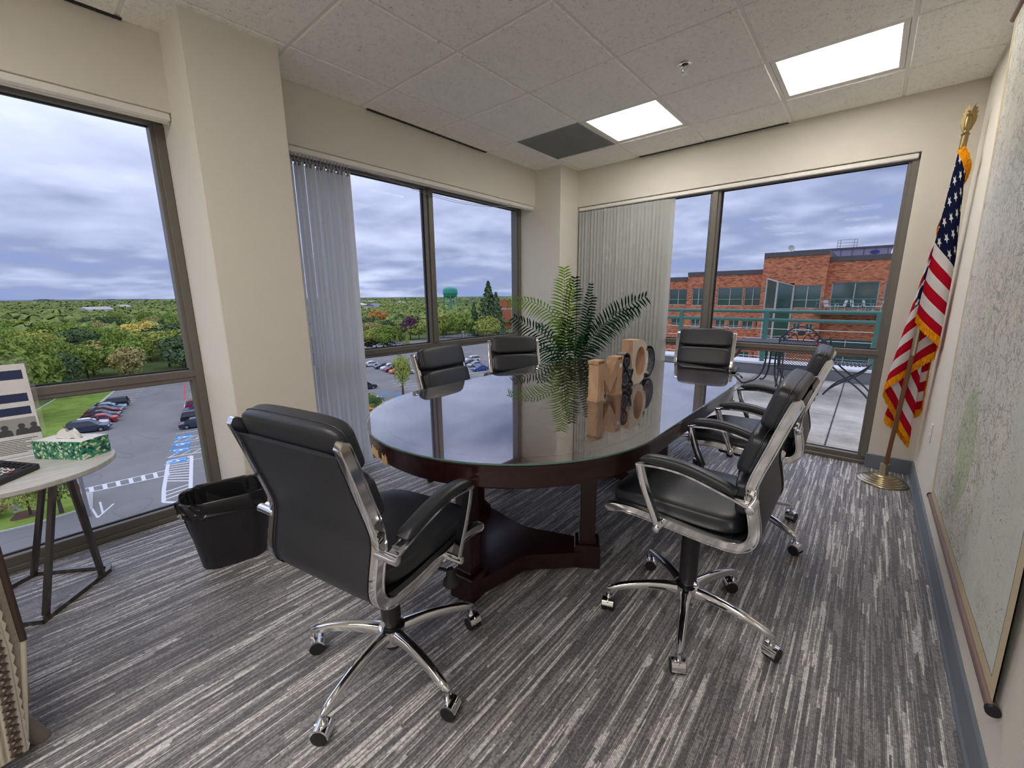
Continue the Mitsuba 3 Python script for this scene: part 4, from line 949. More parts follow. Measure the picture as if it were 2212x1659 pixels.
tkk = thing('throw', 'cream ribbed throw with a dark zigzag stripe hanging over the armchair', 'blanket')
edge = [(-.020 - (.005 if i % 2 else 0) - .02 * max(0, (.36 - z) / .3), z) for i, z in enumerate(np.linspace(.715, .035, 40))]
part(tkk, 'cloth', ply(cat(side_prism(sg.Polygon(edge + [(-.74, .035), (-.74, .715)]), .003, .010), cbox(-.14, .010, -.74, -.022, .705, .716, .003)), 'm_knit'), At)
for i in range(22):
    y = -.034 - .013 * i
    part(tkk, 'rib', ply(tube([(.011, y, .715), (.011, y, .36), (.011, y - .02, .04)], .0052, 6), 'm_knit', True), At)
zz = [(.0185, -.047 + (.0085 if i % 2 else -.0085) - .02 * max(0, (.36 - z) / .3), z) for i, z in enumerate(np.linspace(.70, .04, 56))]
part(tkk, 'zigzag', ply(tube(zz, .0048, 6), 'm_brown_piping', False), At, label='dark brown zigzag stripe')
# ------------------------------------------------------------------ outside: terrace, the brick building opposite
GZ = -17.5                                             # the parking lot, five floors down
def f_brick(p, n, uv):
    h = dr.select(dr.abs(n.x) > dr.abs(n.y), p.y, p.x)
    row = dr.floor(p.z / 0.081)
    hx = h / 0.22 + 0.5 * (row - 2 * dr.floor(row / 2))
    col = dr.floor(hx)
    c = mix((0.50, 0.15, 0.075), (0.78, 0.30, 0.15), cell_rand(col, row, 4))
    c = mix(c, (0.28, 0.10, 0.07), smoothstep(0.86, 0.92, cell_rand(col, row, 8)) * 0.8)
    fz, fx = p.z / 0.081 - row, hx - col
    joint = dr.maximum(smoothstep(0.10, 0.04, fz), smoothstep(0.05, 0.02, fx))
    return mix(c, (0.50, 0.40, 0.33), joint * 0.55)
scene['m_brick'] = {'type': 'twosided', 'bsdf': {'type': 'diffuse', 'reflectance': proc(f_brick)}}
M('m_coping', base_color=(0.10, 0.095, 0.10), roughness=0.5)
M('m_win_frame', base_color=(0.50, 0.49, 0.44), roughness=0.5)
M('m_window_glass', base_color=(0.035, 0.085, 0.075), roughness=0.06, specular=1.0, clearcoat=1.0, clearcoat_gloss=1.0)
M('m_teal', base_color=(0.07, 0.20, 0.165), roughness=0.4)
M('m_penthouse', base_color=(0.30, 0.25, 0.36), roughness=0.5)
def f_paver(p, n, uv):
    a = fbm(p.x * 3, p.y * 3, 1.0, 4); b = noise(p.x * 40, p.y * 40)
    return mix((0.36, 0.33, 0.28), (0.70, 0.65, 0.56), dr.clip(1.3 * a - 0.25 + 0.25 * b, 0, 1))
scene['m_paver'] = {'type': 'twosided', 'bsdf': {'type': 'diffuse', 'reflectance': proc(f_paver)}}
te = struct('terrace', ply(box(-4.2, 3.2, 4.16, 8.9, -17.4, -0.135), 'm_kerb_grey'), 'paved roof terrace outside the end window')
pav = ply(cbox(-.2985, .2985, -.2985, .2985, -.03, 0, .006), 'm_paver')
for i in range(-5, 4):
    for j in range(7):
        part(te, 'paver', pav, T().translate([-.16 + .61 * i - .305, 4.34 + .61 * j + .12, -.1 + .004 * rng.random()]))
part(te, 'curb', ply(cbox(-4.2, 3.2, 8.48, 8.9, -.14, .075, .01), 'm_kerb_grey'), label='grey stained concrete curb')
M('m_kerb_grey', base_color=(0.22, 0.22, 0.225), roughness=0.8)
part(te, 'coping', ply(cbox(-4.2, 3.2, 8.46, 8.95, .075, .115, .006), 'm_white'), label='white coping')
rk = thing('railing', 'teal pipe railing with thin cables along the terrace edge', 'railing')
for z in (1.005, .855): part(rk, 'rail', ply(tube([(-4.2, 8.62, z), (3.2, 8.62, z)], .030, 12), 'm_teal', True))
for x in (-4.15, -2.86, -1.38, .13, 1.6, 3.1): part(rk, 'post', ply(cat(cbox(x - .035, x + .035, 8.59, 8.65, .11, 1.0, .006)), 'm_teal'))
for z in (.70, .53, .36, .20): part(rk, 'cable', ply(tube([(-4.2, 8.62, z), (3.2, 8.62, z)], .006, 6), 'm_white'))
# patio furniture
M('m_iron', base_color=(0.035, 0.035, 0.042), roughness=0.5)
k = thing('patio_table', 'round dark metal patio table on the terrace behind the mesh chair', 'table')
ptx, pty, ptz = -1.06, 7.55, .575
part(k, 'tabletop', ply(move(lathe([(0, -.012), (.50, -.012), (.52, -.02), (.525, 0), (.51, .006), (0, .006)], 56), ptx, pty, ptz), 'm_iron', 30))
for a in range(4):
    c_, s_ = math.cos(a * PI / 2 + .5), math.sin(a * PI / 2 + .5)
    part(k, 'leg', ply(tube(spline([(ptx + .12 * c_, pty + .12 * s_, ptz - .01), (ptx + .10 * c_, pty + .10 * s_, .3), (ptx + .16 * c_, pty + .16 * s_, .05), (ptx + .42 * c_, pty + .42 * s_, -.085)], 18), .012, 8), 'm_iron', True))
part(k, 'ring', ply(tube([(ptx + .115 * math.cos(a), pty + .115 * math.sin(a), .22) for a in np.linspace(0, 2 * PI, 28)], .007, 6), 'm_iron'))
k = thing('patio_chair', 'wrought iron mesh patio chair with a scrolled back on the terrace', 'chair')
cx_, cy_ = -.64, 6.60
arch = [(-.225, 0.30)] + [(-.235, .70)] + [(-.235 + .47 * t, .70 + .185 * math.sin(PI * t) ** .75) for t in np.linspace(.04, .96, 22)] + [(.235, .70), (.225, .30)]
part(k, 'back_frame', ply(tube([(cx_ + x, cy_ + .06 - .12 * (z - .3), z) for x, z in arch], .010, 8), 'm_iron', True))
part(k, 'back_rail', ply(tube([(cx_ - .232, cy_ + .015, .695), (cx_ + .232, cy_ + .015, .695)], .008, 8), 'm_iron'))
wires = []
for sgn in (1, -1):
    for q in np.arange(-.9, .9, .034):
        a, b = (q, .30), (q + sgn * .39, .69)
        l = sg.LineString([a, b]).intersection(sg.box(-.228, .30, .228, .69))
        if l.length > .02:
            (x0, z0), (x1, z1) = list(l.coords)[:2]
            wires.append(bar((cx_ + x0, cy_ + .06 - .12 * (z0 - .3), z0), (cx_ + x1, cy_ + .06 - .12 * (z1 - .3), z1), .005, .004, up=(0, 1, 0)))
part(k, 'mesh', ply(cat(wires), 'm_iron'), kind='stuff', label='diamond wire mesh')
scroll = []
for s in (1, -1):
    scroll += [tube(spline([(cx_ + s * .03, cy_, .70), (cx_ + s * .08, cy_, .79), (cx_ + s * .14, cy_, .80), (cx_ + s * .19, cy_, .745), (cx_ + s * .16, cy_, .715), (cx_ + s * .135, cy_, .74)], 26), .006, 6)]
    scroll += [move(pillow(.05, .008, .024, .8, 8), cx_ + s * x, cy_, z, ry=s * r) for x, z, r in ((.09, .77, .4), (.15, .775, -.5), (.185, .72, -1.1), (.12, .735, .2))]
scroll += [move(pillow(.09, .02, .07, .9, 10), cx_, cy_, .80)]
for m_ in scroll: part(k, 'scroll', ply(m_, 'm_iron', True))
part(k, 'seat', ply(cat(cbox(cx_ - .22, cx_ + .22, cy_ + .08, cy_ + .48, .285, .30, .005), tube([(cx_ - .23, cy_ + .06, .295), (cx_ - .23, cy_ + .50, .295), (cx_ + .23, cy_ + .50, .295), (cx_ + .23, cy_ + .06, .295)], .010, 6)), 'm_iron'))
for x, y in ((-.21, .07), (.21, .07), (-.21, .47), (.21, .47)): part(k, 'leg', ply(tube([(cx_ + x, cy_ + y, .29), (cx_ + x * 1.1, cy_ + y, -.09)], .010, 8), 'm_iron'))
for s in (1, -1): part(k, 'arm', ply(tube(spline([(cx_ + s * .23, cy_ + .02, .52), (cx_ + s * .25, cy_ + .25, .53), (cx_ + s * .24, cy_ + .42, .48), (cx_ + s * .22, cy_ + .44, .30)], 16), .009, 8), 'm_iron', True))
def slat_chair(label, x, y, rz, zt):
    k = thing('folding_chair', label, 'chair')
    P_ = place(x, y, -.1, rz)
    for i in range(10): part(k, 'slat', ply(cbox(-.20 + .042 * i, -.172 + .042 * i, -.21, .21, zt + .022 * ((i - 4.5) / 4.5) ** 4 * (1 if i > 4 else .2), zt + .012 + .022 * ((i - 4.5) / 4.5) ** 4 * (1 if i > 4 else .2), .003), 'm_iron'), P_)
    for s in (1, -1):
        part(k, 'leg', ply(tube(spline([(-.20, s * .2, zt), (-.05, s * .21, zt - .14), (.12, s * .21, .16), (.26, s * .21, .01)], 14), .011, 8), 'm_iron', True), P_)
        part(k, 'leg', ply(tube(spline([(.20, s * .19, zt), (.06, s * .19, zt - .15), (-.14, s * .19, .14), (-.24, s * .19, .01)], 14), .011, 8), 'm_iron', True), P_)
        part(k, 'back_post', ply(tube([(-.20, s * .2, zt), (-.30, s * .2, zt + .34)], .010, 8), 'm_iron'), P_)
    for i in range(4): part(k, 'back_slat', ply(cbox(-.24 - .03 * i, -.23 - .03 * i, -.20, .20, zt + .12 + .06 * i, zt + .155 + .06 * i, .003), 'm_iron'), P_)
slat_chair('dark slatted patio chair near the right edge of the end window', -.10, 7.35, -4, .44)
slat_chair('dark slatted patio chair left of the round patio table, mostly hidden', -1.72, 7.55, 10, .50)

# brick building across the courtyard
bd = thing('office_building', 'long red brick office building opposite the terrace with strip windows', 'building')
def holes(x0, x1, z0, z1, wins, y, th=.35):
    p = sg.box(x0, z0, x1, z1)
    for a, b, c, d in wins: p = p.difference(sg.box(a, c, b, d))
    m = extrude(p, th); v = np.array(m.vertices)
    m.vertices = np.stack([v[:, 0], y + v[:, 2], v[:, 1]], 1); m.invert() if m.volume < 0 else None
    return m
def windows(wins, y, nx=2):
    for a, b, c, d in wins:
        w = part(bd, 'window', ply(cat(box(a, b, y + .10, y + .16, c, c + .06), box(a, b, y + .10, y + .16, d - .06, d), box(a, a + .06, y + .10, y + .16, c, d), box(b - .06, b, y + .10, y + .16, c, d),
                 *[box(a + (b - a) * i / nx - .03, a + (b - a) * i / nx + .03, y + .10, y + .16, c, d) for i in range(1, nx)], box(a, b, y + .11, y + .15, c + (d - c) * .36 - .02, c + (d - c) * .36 + .02)), 'm_win_frame'))
        for i in range(nx):
            part(w, 'pane', ply(box(a + (b - a) * i / nx, a + (b - a) * (i + 1) / nx, y + .17, y + .19, c, d), 'm_window_glass'))
secs = [
    (-30, -12.91, 2.60, 41.0, [(-14.95 - 2.2 * i, -13.2 - 2.2 * i, .36, 1.85) for i in range(6)] + [(-14.6 - 1.9 * i, -13.5 - 1.9 * i, -1.65, -.87) for i in range(6)]),
    (-12.91, -6.75, 2.95, 40.0, [(-12.51, -11.39, .34, 1.90), (-10.37, -8.34, .34, 1.90), (-8.24, -6.95, .34, 1.90), (-12.46, -11.64, -1.62, -.86), (-11.4, -10.6, -1.62, -.86), (-10.37, -9.53, -1.62, -.86), (-9.27, -8.43, -1.62, -.86), (-8.23, -7.37, -1.64, -.88), (-7.2, -6.85, -1.64, -.88),
                          (-12.3, -11.4, -4.3, -3.5), (-10.9, -9.9, -4.3, -3.5), (-8.25, -7.40, -4.3, -3.5), (-7.20, -6.85, -4.3, -3.5)]),
    (-6.75, -2.75, 4.10, 38.6, [(-4.62, -2.85, .22, 1.95), (-6.3, -4.6, -17, 2.1), (-4.4, -3.9, -1.6, -.9), (-3.6, -3.1, -1.6, -.9)]),
    (-2.75, 9.0, 3.62, 39.4, [(-2.36, .34, .20, 2.13), (.60, 3.0, .20, 2.13), (3.4, 6.0, .2, 2.1), (-2.60, .45, -4.4, -2.0), (1.2, 3.4, -4.4, -2.4)])]
for x0, x1, zt, y, wins in secs:
    part(bd, 'wall', ply(holes(x0, x1, GZ, zt, wins, y), 'm_brick'))
    part(bd, 'coping', ply(box(x0 - .05, x1 + .05, y - .08, y + 9, zt, zt + .34), 'm_coping'), label='dark metal coping')
    part(bd, 'interior', ply(box(x0 + .1, x1 - .1, y + .6, y + .65, GZ, zt - .1), 'm_black'))
    windows([w for w in wins if w[2] > -10], y)
part(bd, 'wall', ply(cat(box(-6.80, -6.75, 38.6, 47, GZ, 4.2), box(-2.8, -2.7, 38.6, 48, GZ, 4.1), box(-12.95, -12.9, 40, 49, GZ, 3.0)), 'm_brick'))
# glass bay with a sloping top
bayp = np.array([[-6.42, 38.55], [-5.55, 37.55], [-4.62, 38.55]])
zt_ = [2.50, 2.22, 1.92]
bay = part(bd, 'glass_bay', ply(cat(*[trimesh.Trimesh([[*a, -9], [*b, -9], [*b, zb], [*a, za]], [[0, 1, 2], [0, 2, 3]], process=False) for (a, za), (b, zb) in zip(list(zip(bayp, zt_))[:-1], list(zip(bayp, zt_))[1:])]), 'm_window_glass'), label='projecting glazed stair bay')
for (x, y), z in zip(bayp, zt_): part(bay, 'mullion', ply(box(x - .06, x + .06, y - .05, y + .05, -9, z), 'm_win_frame'))
for (a, za), (b, zb) in zip(list(zip(bayp, zt_))[:-1], list(zip(bayp, zt_))[1:]):
    part(bay, 'top_rail', ply(bar((*a, za), (*b, zb), .12, .08), 'm_win_frame'))
    for z in (-1.9, .2): part(bay, 'transom', ply(bar((*a, z), (*b, z), .08, .06), 'm_win_frame'))
ph = part(bd, 'penthouse', ply(box(-5.6, .72, 46, 50, 3.0, 4.95), 'm_penthouse'), label='lilac metal rooftop plant screen')
for i in range(9): part(ph, 'seam', ply(box(-5.5 + .75 * i, -5.46 + .75 * i, 45.96, 46, 3.0, 4.95), 'm_coping'))
part(ph, 'cap', ply(box(-5.9, .8, 45.9, 50, 4.95, 5.08), 'm_coping'))
part(ph, 'emblem', ply(move(cyl(.30, .03, 28), 0, 0, 0, 0, PI / 2).apply_scale([1, 1, .45]).apply_translation([-.28, 45.95, 4.62]), 'm_navy2'), label='blue oval sign')
M('m_navy2', base_color=(0.03, 0.04, 0.25), roughness=0.5)
lad = part(bd, 'roof_rail', ply(cat(*[tube([(x, 46.2, 5.0), (x, 46.2, 5.75)], .03, 6) for x in (-2.8, -2.6, -1.7, -1.5)], *[tube([(-2.8, 46.2, z), (-1.5, 46.2, z)], .025, 6) for z in (5.25, 5.5, 5.75)]), 'm_win_frame'), label='tubular roof hatch rail')
k = thing('satellite_dish', 'small white satellite dish on the roof of the brick building', 'satellite dish')
dish = lathe([(0, 0), (.10, .012), (.20, .05), (.26, .09), (.255, .095), (.19, .06), (.0, .02)], 28)
part(k, 'reflector', ply(move(dish, -6.0, 45.2, 5.25, rz=.5, rx=PI / 2.4), 'm_win_frame', 40))
part(k, 'mast', ply(tube([(-5.95, 45.3, 4.2), (-5.95, 45.3, 5.2)], .03, 8), 'm_win_frame'))
# balcony of the brick building with white chairs
bl = part(bd, 'balcony', ply(box(-3.1, 4.0, 37.4, 39.4, -.16, -.02), 'm_coping'), label='balcony slab')
part(bl, 'rail', ply(cat(*[tube([(-3.0, 37.5, z), (4.0, 37.5, z)], .03, 6) for z in (.93, .62, .30)], *[tube([(x, 37.5, -.05), (x, 37.5, .95)], .03, 6) for x in np.arange(-3.0, 4.1, 1.0)]), 'm_teal'))
def white_chair(x, y, rz, label):
    k = thing('balcony_chair', label, 'chair')
    P_ = place(x, y, -.02, rz)
    part(k, 'seat', ply(cbox(-.24, .24, -.24, .24, .40, .45, .02), 'm_white'), P_)
    part(k, 'backrest', ply(strip_back(), 'm_white', 50), P_)
    for i, (a, b) in enumerate(((.2, .2), (.2, -.2), (-.2, .2), (-.2, -.2))): part(k, 'leg', ply(tube([(a, b, .41), (a * 1.15, b * 1.15, 0)], .018, 6), 'm_white'), P_)
def strip_back():
    pts = [(-.24, .43), (-.27, .60), (-.33, .85)]
    return cat(*[tube([(x, y, z) for x, z in spline([(-.24, .43), (-.27, .60), (-.33, .85)], 8)], .02, 6) for y in np.linspace(-.22, .22, 6)], tube([(-.33, -.22, .85), (-.33, .22, .85)], .02, 6), *[tube([(-.27, s * .24, .62), (.2, s * .24, .64), (.2, s * .24, .42)], .018, 6) for s in (1, -1)])
for i, (x, rz) in enumerate(((-2.25, -30), (-1.65, 200), (-.75, -20), (-.1, 15), (.35, 180), (.95, 170))):
    white_chair(x, 38.2 + .3 * (i % 2), rz, f'white chair on the brick building balcony, {("first", "second", "third", "fourth", "fifth", "last")[i]} from the left')

# ------------------------------------------------------------------ outside: parking lot, cars, trees
def f_ground(p, n, uv):
    a = fbm(p.x * .02, p.y * .02, 1.0, 4)
    return mix((0.10, 0.15, 0.055), (0.20, 0.24, 0.09), a)
scene['m_ground'] = {'type': 'twosided', 'bsdf': {'type': 'diffuse', 'reflectance': proc(f_ground)}}
struct('ground', ply(trimesh.Trimesh([[-14000, -9000, GZ - .15], [3000, -9000, GZ - .15], [3000, 12000, GZ - .15], [-14000, 12000, GZ - .15]], [[0, 1, 2], [0, 2, 3]], process=False), 'm_ground'))
def f_asphalt(p, n, uv):
    a = fbm(p.x * .25, p.y * .25, 1.0, 4); b = noise(p.x * 14, p.y * 14); c = smoothstep(.012, .004, dr.abs(fbm(p.x * .13 + 8, p.y * .13, 2.0, 3) - .5))
    return mix((0.215, 0.205, 0.195), (0.335, 0.32, 0.305), dr.clip(a * .8 + b * .25, 0, 1)) * (1 - .10 * c)
scene['m_asphalt'] = {'type': 'twosided', 'bsdf': {'type': 'diffuse', 'reflectance': proc(f_asphalt)}}
M('m_paint', base_color=(0.72, 0.72, 0.71), roughness=0.8)
M('m_blue_paint', base_color=(0.05, 0.24, 0.52), roughness=0.8)
M('m_red_paint', base_color=(0.60, 0.06, 0.07), roughness=0.8)
def f_grass(p, n, uv): return mix((0.15, 0.25, 0.045), (0.34, 0.44, 0.10), fbm(p.x * .9, p.y * .9, 1.0, 4))
scene['m_grass'] = {'type': 'twosided', 'bsdf': {'type': 'diffuse', 'reflectance': proc(f_grass)}}
M('m_mulch', base_color=(0.13, 0.065, 0.04), roughness=0.9)
M('m_concrete', base_color=(0.50, 0.49, 0.46), roughness=0.8)
LO, LD, LN = np.array([-60.0, 0.0]), np.array([-.964, .266]), np.array([.266, .964])
def lane(a, b): return LO + a * LD + b * LN
def flat(pts, z): return extrude(sg.Polygon(pts), .02, z - .02)
pl = newkey('parking_lot')
put(pl, ply(flat([lane(-55, -5.5), lane(64, -5.5), lane(70, 3), lane(95, 40), lane(140, 120), lane(60, 160), lane(-60, 130)], GZ), 'm_asphalt'))
tag(pl, 'grey asphalt parking lot below the windows', None, None, 'structure')
def stripe(a0, b0, a1, b1, w=.11, mat='m_paint', name='stall_line', dz=.004):
    p, q = lane(a0, b0), lane(a1, b1)
    part(pl, name, ply(bar((*p, GZ + dz), (*q, GZ + dz), w, .006), mat))
for i in range(20):
    a = 6.5 + 2.72 * i
    stripe(a + (-.2 if i < 3 else 0), -5.3, a, -.6)
for i in range(21):
    a = 2.2 + 2.72 * i
    stripe(a, 7.8, a, 12.6)
def wheel_mark(p, ang):
    k = [sg.Point(0, -.25).buffer(.42).difference(sg.Point(0, -.25).buffer(.28)), sg.box(-.09, -.1, .09, .55), sg.Point(0, .72).buffer(.14), sg.box(-.05, .12, .40, .28), sg.box(.30, -.45, .44, .2)]
    from shapely.ops import unary_union
    return affinity.translate(affinity.rotate(unary_union(k), ang, origin=(0, 0)), *p)
for a, b, s in ((3.0, 8.9, 1), (7.3, 8.9, 1), (9.9, 8.9, 1), (13.4, 8.9, 1), (.7, -1.9, -1), (3.2, -1.9, -1), (7.0, -1.9, -1)):
    q = lane(a, b)
    pad = affinity.translate(affinity.rotate(sg.box(-.95, -.95, .95, .95), math.degrees(math.atan2(LD[1], LD[0])), origin=(0, 0)), *q)
    bp_ = part(pl, 'bay_marking', ply(extrude(pad, .006, GZ + .001), 'm_blue_paint'), label='blue accessible parking square')
    part(bp_, 'symbol', ply(extrude(wheel_mark(q, math.degrees(math.atan2(LN[1], LN[0])) - 90), .004, GZ + .009), 'm_paint'), label='white wheelchair symbol')
for a0 in (4.7, 11.3):
    for i in range(4): stripe(a0 + .2, 8.0 + 1.15 * i, a0 + 1.6, 8.8 + 1.15 * i, .12, name='hatch_line')
    stripe(a0, 7.9, a0, 12.6); stripe(a0 + 1.8, 7.9, a0 + 1.8, 12.6)
for i in range(3): stripe(4.9, -5 + 1.5 * i, 6.1, -3.8 + 1.5 * i, .12, name='hatch_line')
hp = [np.array(q) for q in ((-61.2, 8.7), (-61.0, 10.9), (-49.2, 8.2), (-47.4, 6.9), (-48.6, 6.0), (-51.9, 6.6))]
for a, b in zip(hp, hp[1:] + hp[:1]): part(pl, 'hatch_line', ply(bar((*a, GZ + .004), (*b, GZ + .004), .34, .006), 'm_paint'))
for i in range(13):
    t = (i + .5) / 13
    a = hp[0] * (1 - t) + hp[5] * t if t < .75 else hp[5] * (1 - (t - .75) * 4) + hp[4] * (t - .75) * 4
    b = hp[1] * (1 - t) + hp[2] * t
    part(pl, 'hatch_line', ply(bar((*a, GZ + .003), (*b, GZ + .003), .22, .006), 'm_paint'))
cw = [np.array(q) for q in ((-57.1, .9), (-56.0, 7.7), (-58.6, .9), (-57.9, 7.9))]
for a, b in ((0, 1), (2, 3)): part(pl, 'crosswalk_bar', ply(bar((*cw[a], GZ + .004), (*cw[b], GZ + .004), .18, .006), 'm_paint'))
for i in range(8):
    t = i / 7
    part(pl, 'crosswalk_bar', ply(bar((*(cw[0] * (1 - t) + cw[1] * t), GZ + .003), (*(cw[2] * (1 - t) + cw[3] * t), GZ + .003), .34, .006), 'm_paint'))
for a, b in (((-49.5, 1.6), (-51.9, 2.9)), ((-49.5, 1.6), (-53.2, 1.4)), ((-50.3, 2.0), (-53.4, 2.1))): part(pl, 'stall_line', ply(bar((*a, GZ + .004), (*b, GZ + .004), .16, .006), 'm_paint'))
part(pl, 'fire_lane_line', ply(bar((-118, 22.3, GZ + .004), (-97, 17.7, GZ + .004), .22, .008), 'm_red_paint'), label='red fire lane line')
part(pl, 'kerb', ply(cat(bar((*lane(-50, -5.6), GZ), (*lane(64, -5.6), GZ), .25, .24), bar((*lane(64, -5.6), GZ), (*lane(70, 3), GZ), .25, .24)), 'm_concrete'))
for i in range(14):
    q = lane(-1.0 + 2.75 * i, 44.5)
    r_ = q + LN * 4.7
    part(pl, 'stall_line', ply(bar((*q, GZ + .004), (*r_, GZ + .004), .11, .006), 'm_paint'))
for i in range(16):
    q = lane(13 + 2.75 * i, 62.0)
    part(pl, 'stall_line', ply(bar((*q, GZ + .004), (*(q + LN * 4.7), GZ + .004), .11, .006), 'm_paint'))
for i in range(4): part(pl, 'hatch_line', ply(bar((-66.0 - 1.2 * i, 39.0, GZ + .004), (-70.0 - 1.2 * i, 43.0, GZ + .004), .14, .006), 'm_paint'))
for q in ((-71.3, 44.6), (-68.3, 45.6)):
    part(pl, 'bay_marking', ply(extrude(affinity.rotate(sg.box(q[0] - .8, q[1] - .8, q[0] + .8, q[1] + .8), -16), .006, GZ + .001), 'm_blue_paint'), label='blue accessible parking square')
def lawn(label, pts, mulch=None):
    k = newkey('lawn')
    p = sg.Polygon(pts).buffer(.6).buffer(-.2)
    put(k, ply(extrude(p, .12, GZ), 'm_grass')); tag(k, label, None, None, 'structure')
    part(k, 'kerb', ply(extrude(p.buffer(.22).difference(p.buffer(0.0)), .14, GZ), 'm_concrete'))
    if mulch: part(k, 'mulch_bed', ply(extrude(sg.Polygon(mulch).buffer(.5), .03, GZ + .12), 'm_mulch'), label='brown mulch bed')
    return k
lawn('lawn with young trees at the foot of the building', [(-61.6, -6.0), (-60.0, -1.0), (-56.2, 1.0), (-53.0, .8), (-52.6, -2.0), (-53.6, -8.0)], [(-55.6, -2.6), (-54.5, -2.9), (-54.4, -1.9)])
lawn('lawn island with yellow flowers in a mulch bed', [(-72.5, 35.0), (-66.0, 33.6), (-61.5, 33.2), (-58.5, 35.0), (-62.0, 39.4), (-68.0, 40.5), (-73.5, 39.0)], [(-65.5, 35.6), (-62.8, 35.0), (-60.6, 35.8), (-63.5, 37.6)])
lawn('grass verge along the left edge of the lot', [lane(8, -6), lane(64, -6), lane(70, -13), lane(8, -13)])
lawn('small planted island among the right-hand stalls', [lane(33.5, 8.2), lane(36, 8.2), lane(36, 12.2), lane(33.5, 12.2)])
struct('driveway', ply(flat([(-90, -30), (-58, -9.0), (-61.8, -2.2), (-66, -3.2), (-100, -6)], GZ - .03), 'm_asphalt'))
struct('sidewalk', ply(flat([(-62.6, -6.2), (-60.6, -.2), (-56.4, 1.9), (-52.0, 1.5), (-52.0, .9), (-56.0, 1.2), (-60.1, -.8), (-61.9, -6.4)], GZ + .05), 'm_concrete'))

# cars
for nm, c1 in dict(white=(.70, .71, .72), silver=(.40, .42, .44), dark_blue=(.018, .030, .070), black=(.010, .010, .012), red=(.42, .018, .020), maroon=(.12, .012, .022), orange=(.75, .14, .03), grey=(.13, .14, .15), green_black=(.018, .030, .028), light_blue=(.22, .32, .42), blue=(.03, .08, .33)).items():
    M('m_car_' + nm, base_color=c1, roughness=0.22, specular=0.6, clearcoat=0.8)
M('m_car_glass', base_color=(0.02, 0.025, 0.03), roughness=0.05, specular=0.9)
M('m_tyre', base_color=(0.012, 0.012, 0.012), roughness=0.8)
M('m_tail', base_color=(0.45, 0.01, 0.015), roughness=0.3)
def car_meshes(kind):
    suv = kind == 'suv'
    L, W, Hh = (4.7, 1.86, 1.68) if suv else (4.6, 1.80, 1.42)
    hood = .98 if suv else .86
    side = [(-L / 2, .32), (-L / 2, .72), (-L / 2 + .08, hood - (.0 if suv else .06)), (-L / 2 + .5, hood + .02), (L / 2 - 1.35, hood + .03), (L / 2 - .25, hood - .12), (L / 2 - .02, .62), (L / 2, .34), (L / 2 - .2, .24), (-L / 2 + .2, .24)]
    p = sg.Polygon(side)
    for x in (-1.38, 1.42): p = p.difference(sg.Point(x, .32).buffer(.38))
    def side_ex(poly, w, taper=0.0):
        m = extrude(poly, w); v = np.array(m.vertices)
        k = 1 - taper * np.clip((v[:, 1] - hood + .1) / (Hh - hood + .1), 0, 1)
        m.vertices = np.stack([v[:, 0], (v[:, 2] - w / 2) * k, v[:, 1]], 1)
        if m.volume < 0: m.invert()
        return m
    body = side_ex(p.buffer(-.04).buffer(.04), W)
    if suv: cab = [(-L / 2 + .05, hood), (-L / 2 + .32, Hh - .05), (-L / 2 + .7, Hh), (.35, Hh - .02), (1.25, hood + .02)]
    else: cab = [(-L / 2 + .62, hood), (-L / 2 + 1.35, Hh - .04), (-L / 2 + 1.75, Hh), (.15, Hh - .01), (1.28, hood)]
    c = sg.Polygon(cab)
    glass = side_ex(c, W - .14, .20)
    roof = side_ex(c.intersection(sg.box(-9, Hh - .13, 9, 9)).buffer(.012), W - .13, .20)
    pil = [side_ex(sg.Polygon([(x, hood - .02), (x + .09, hood - .02), (x + .09 + d, Hh - .06), (x + d, Hh - .06)]).intersection(c.buffer(.01)), W - .125, .20) for x, d in ((-L / 2 + (.12 if suv else .7), .35 if suv else .75), (-.15, 0), (1.12, -.75))]
    wh = []
    for x in (-1.38, 1.42):
        for s in (1, -1):
            w = move(lathe([(.0, 0), (.33, 0), (.33, .2), (0, .2)], 20), 0, 0, 0, 0, PI / 2)
            wh.append(move(w, x, s * (W / 2 - .11) + .10, .33))
    rim = [move(move(lathe([(0, 0), (.20, 0), (.20, .02), (0, .02)], 14), 0, 0, 0, 0, PI / 2), x, s * (W / 2 + .005) + .01, .33) for x in (-1.38, 1.42) for s in (1, -1)]
    tail = [box(-L / 2 - .015, -L / 2 + .12, s * (W / 2 - .32), s * (W / 2 + .005), .68, .82) for s in (1, -1)]
    head = [box(L / 2 - .28, L / 2 - .03, s * (W / 2 - .42), s * (W / 2 - .04), .60, .74) for s in (1, -1)]
    rails = [tube([(-L / 2 + .6, s * .62, Hh + .03), (.3, s * .62, Hh + .03)], .03, 6) for s in (1, -1)]
    return dict(body=body, roof=cat(roof, *pil), glass=glass, wheel=wh, rim=rim, tail=tail, head=head, rails=rails)
CAR = {k_: car_meshes(k_) for k_ in ('suv', 'sedan')}
SHARED = {k_: dict(glass=ply(v_['glass'], 'm_car_glass'), wheel=[ply(w, 'm_tyre', 40) for w in v_['wheel']], rim=[ply(w, 'm_silver_rim', 40) for w in v_['rim']], tail=[ply(t, 'm_tail') for t in v_['tail']], head=[ply(t, 'm_white') for t in v_['head']]) for k_, v_ in CAR.items()}
M('m_silver_rim', base_color=(.45, .45, .46), roughness=.3, metallic=.8)
CARPLY = {}
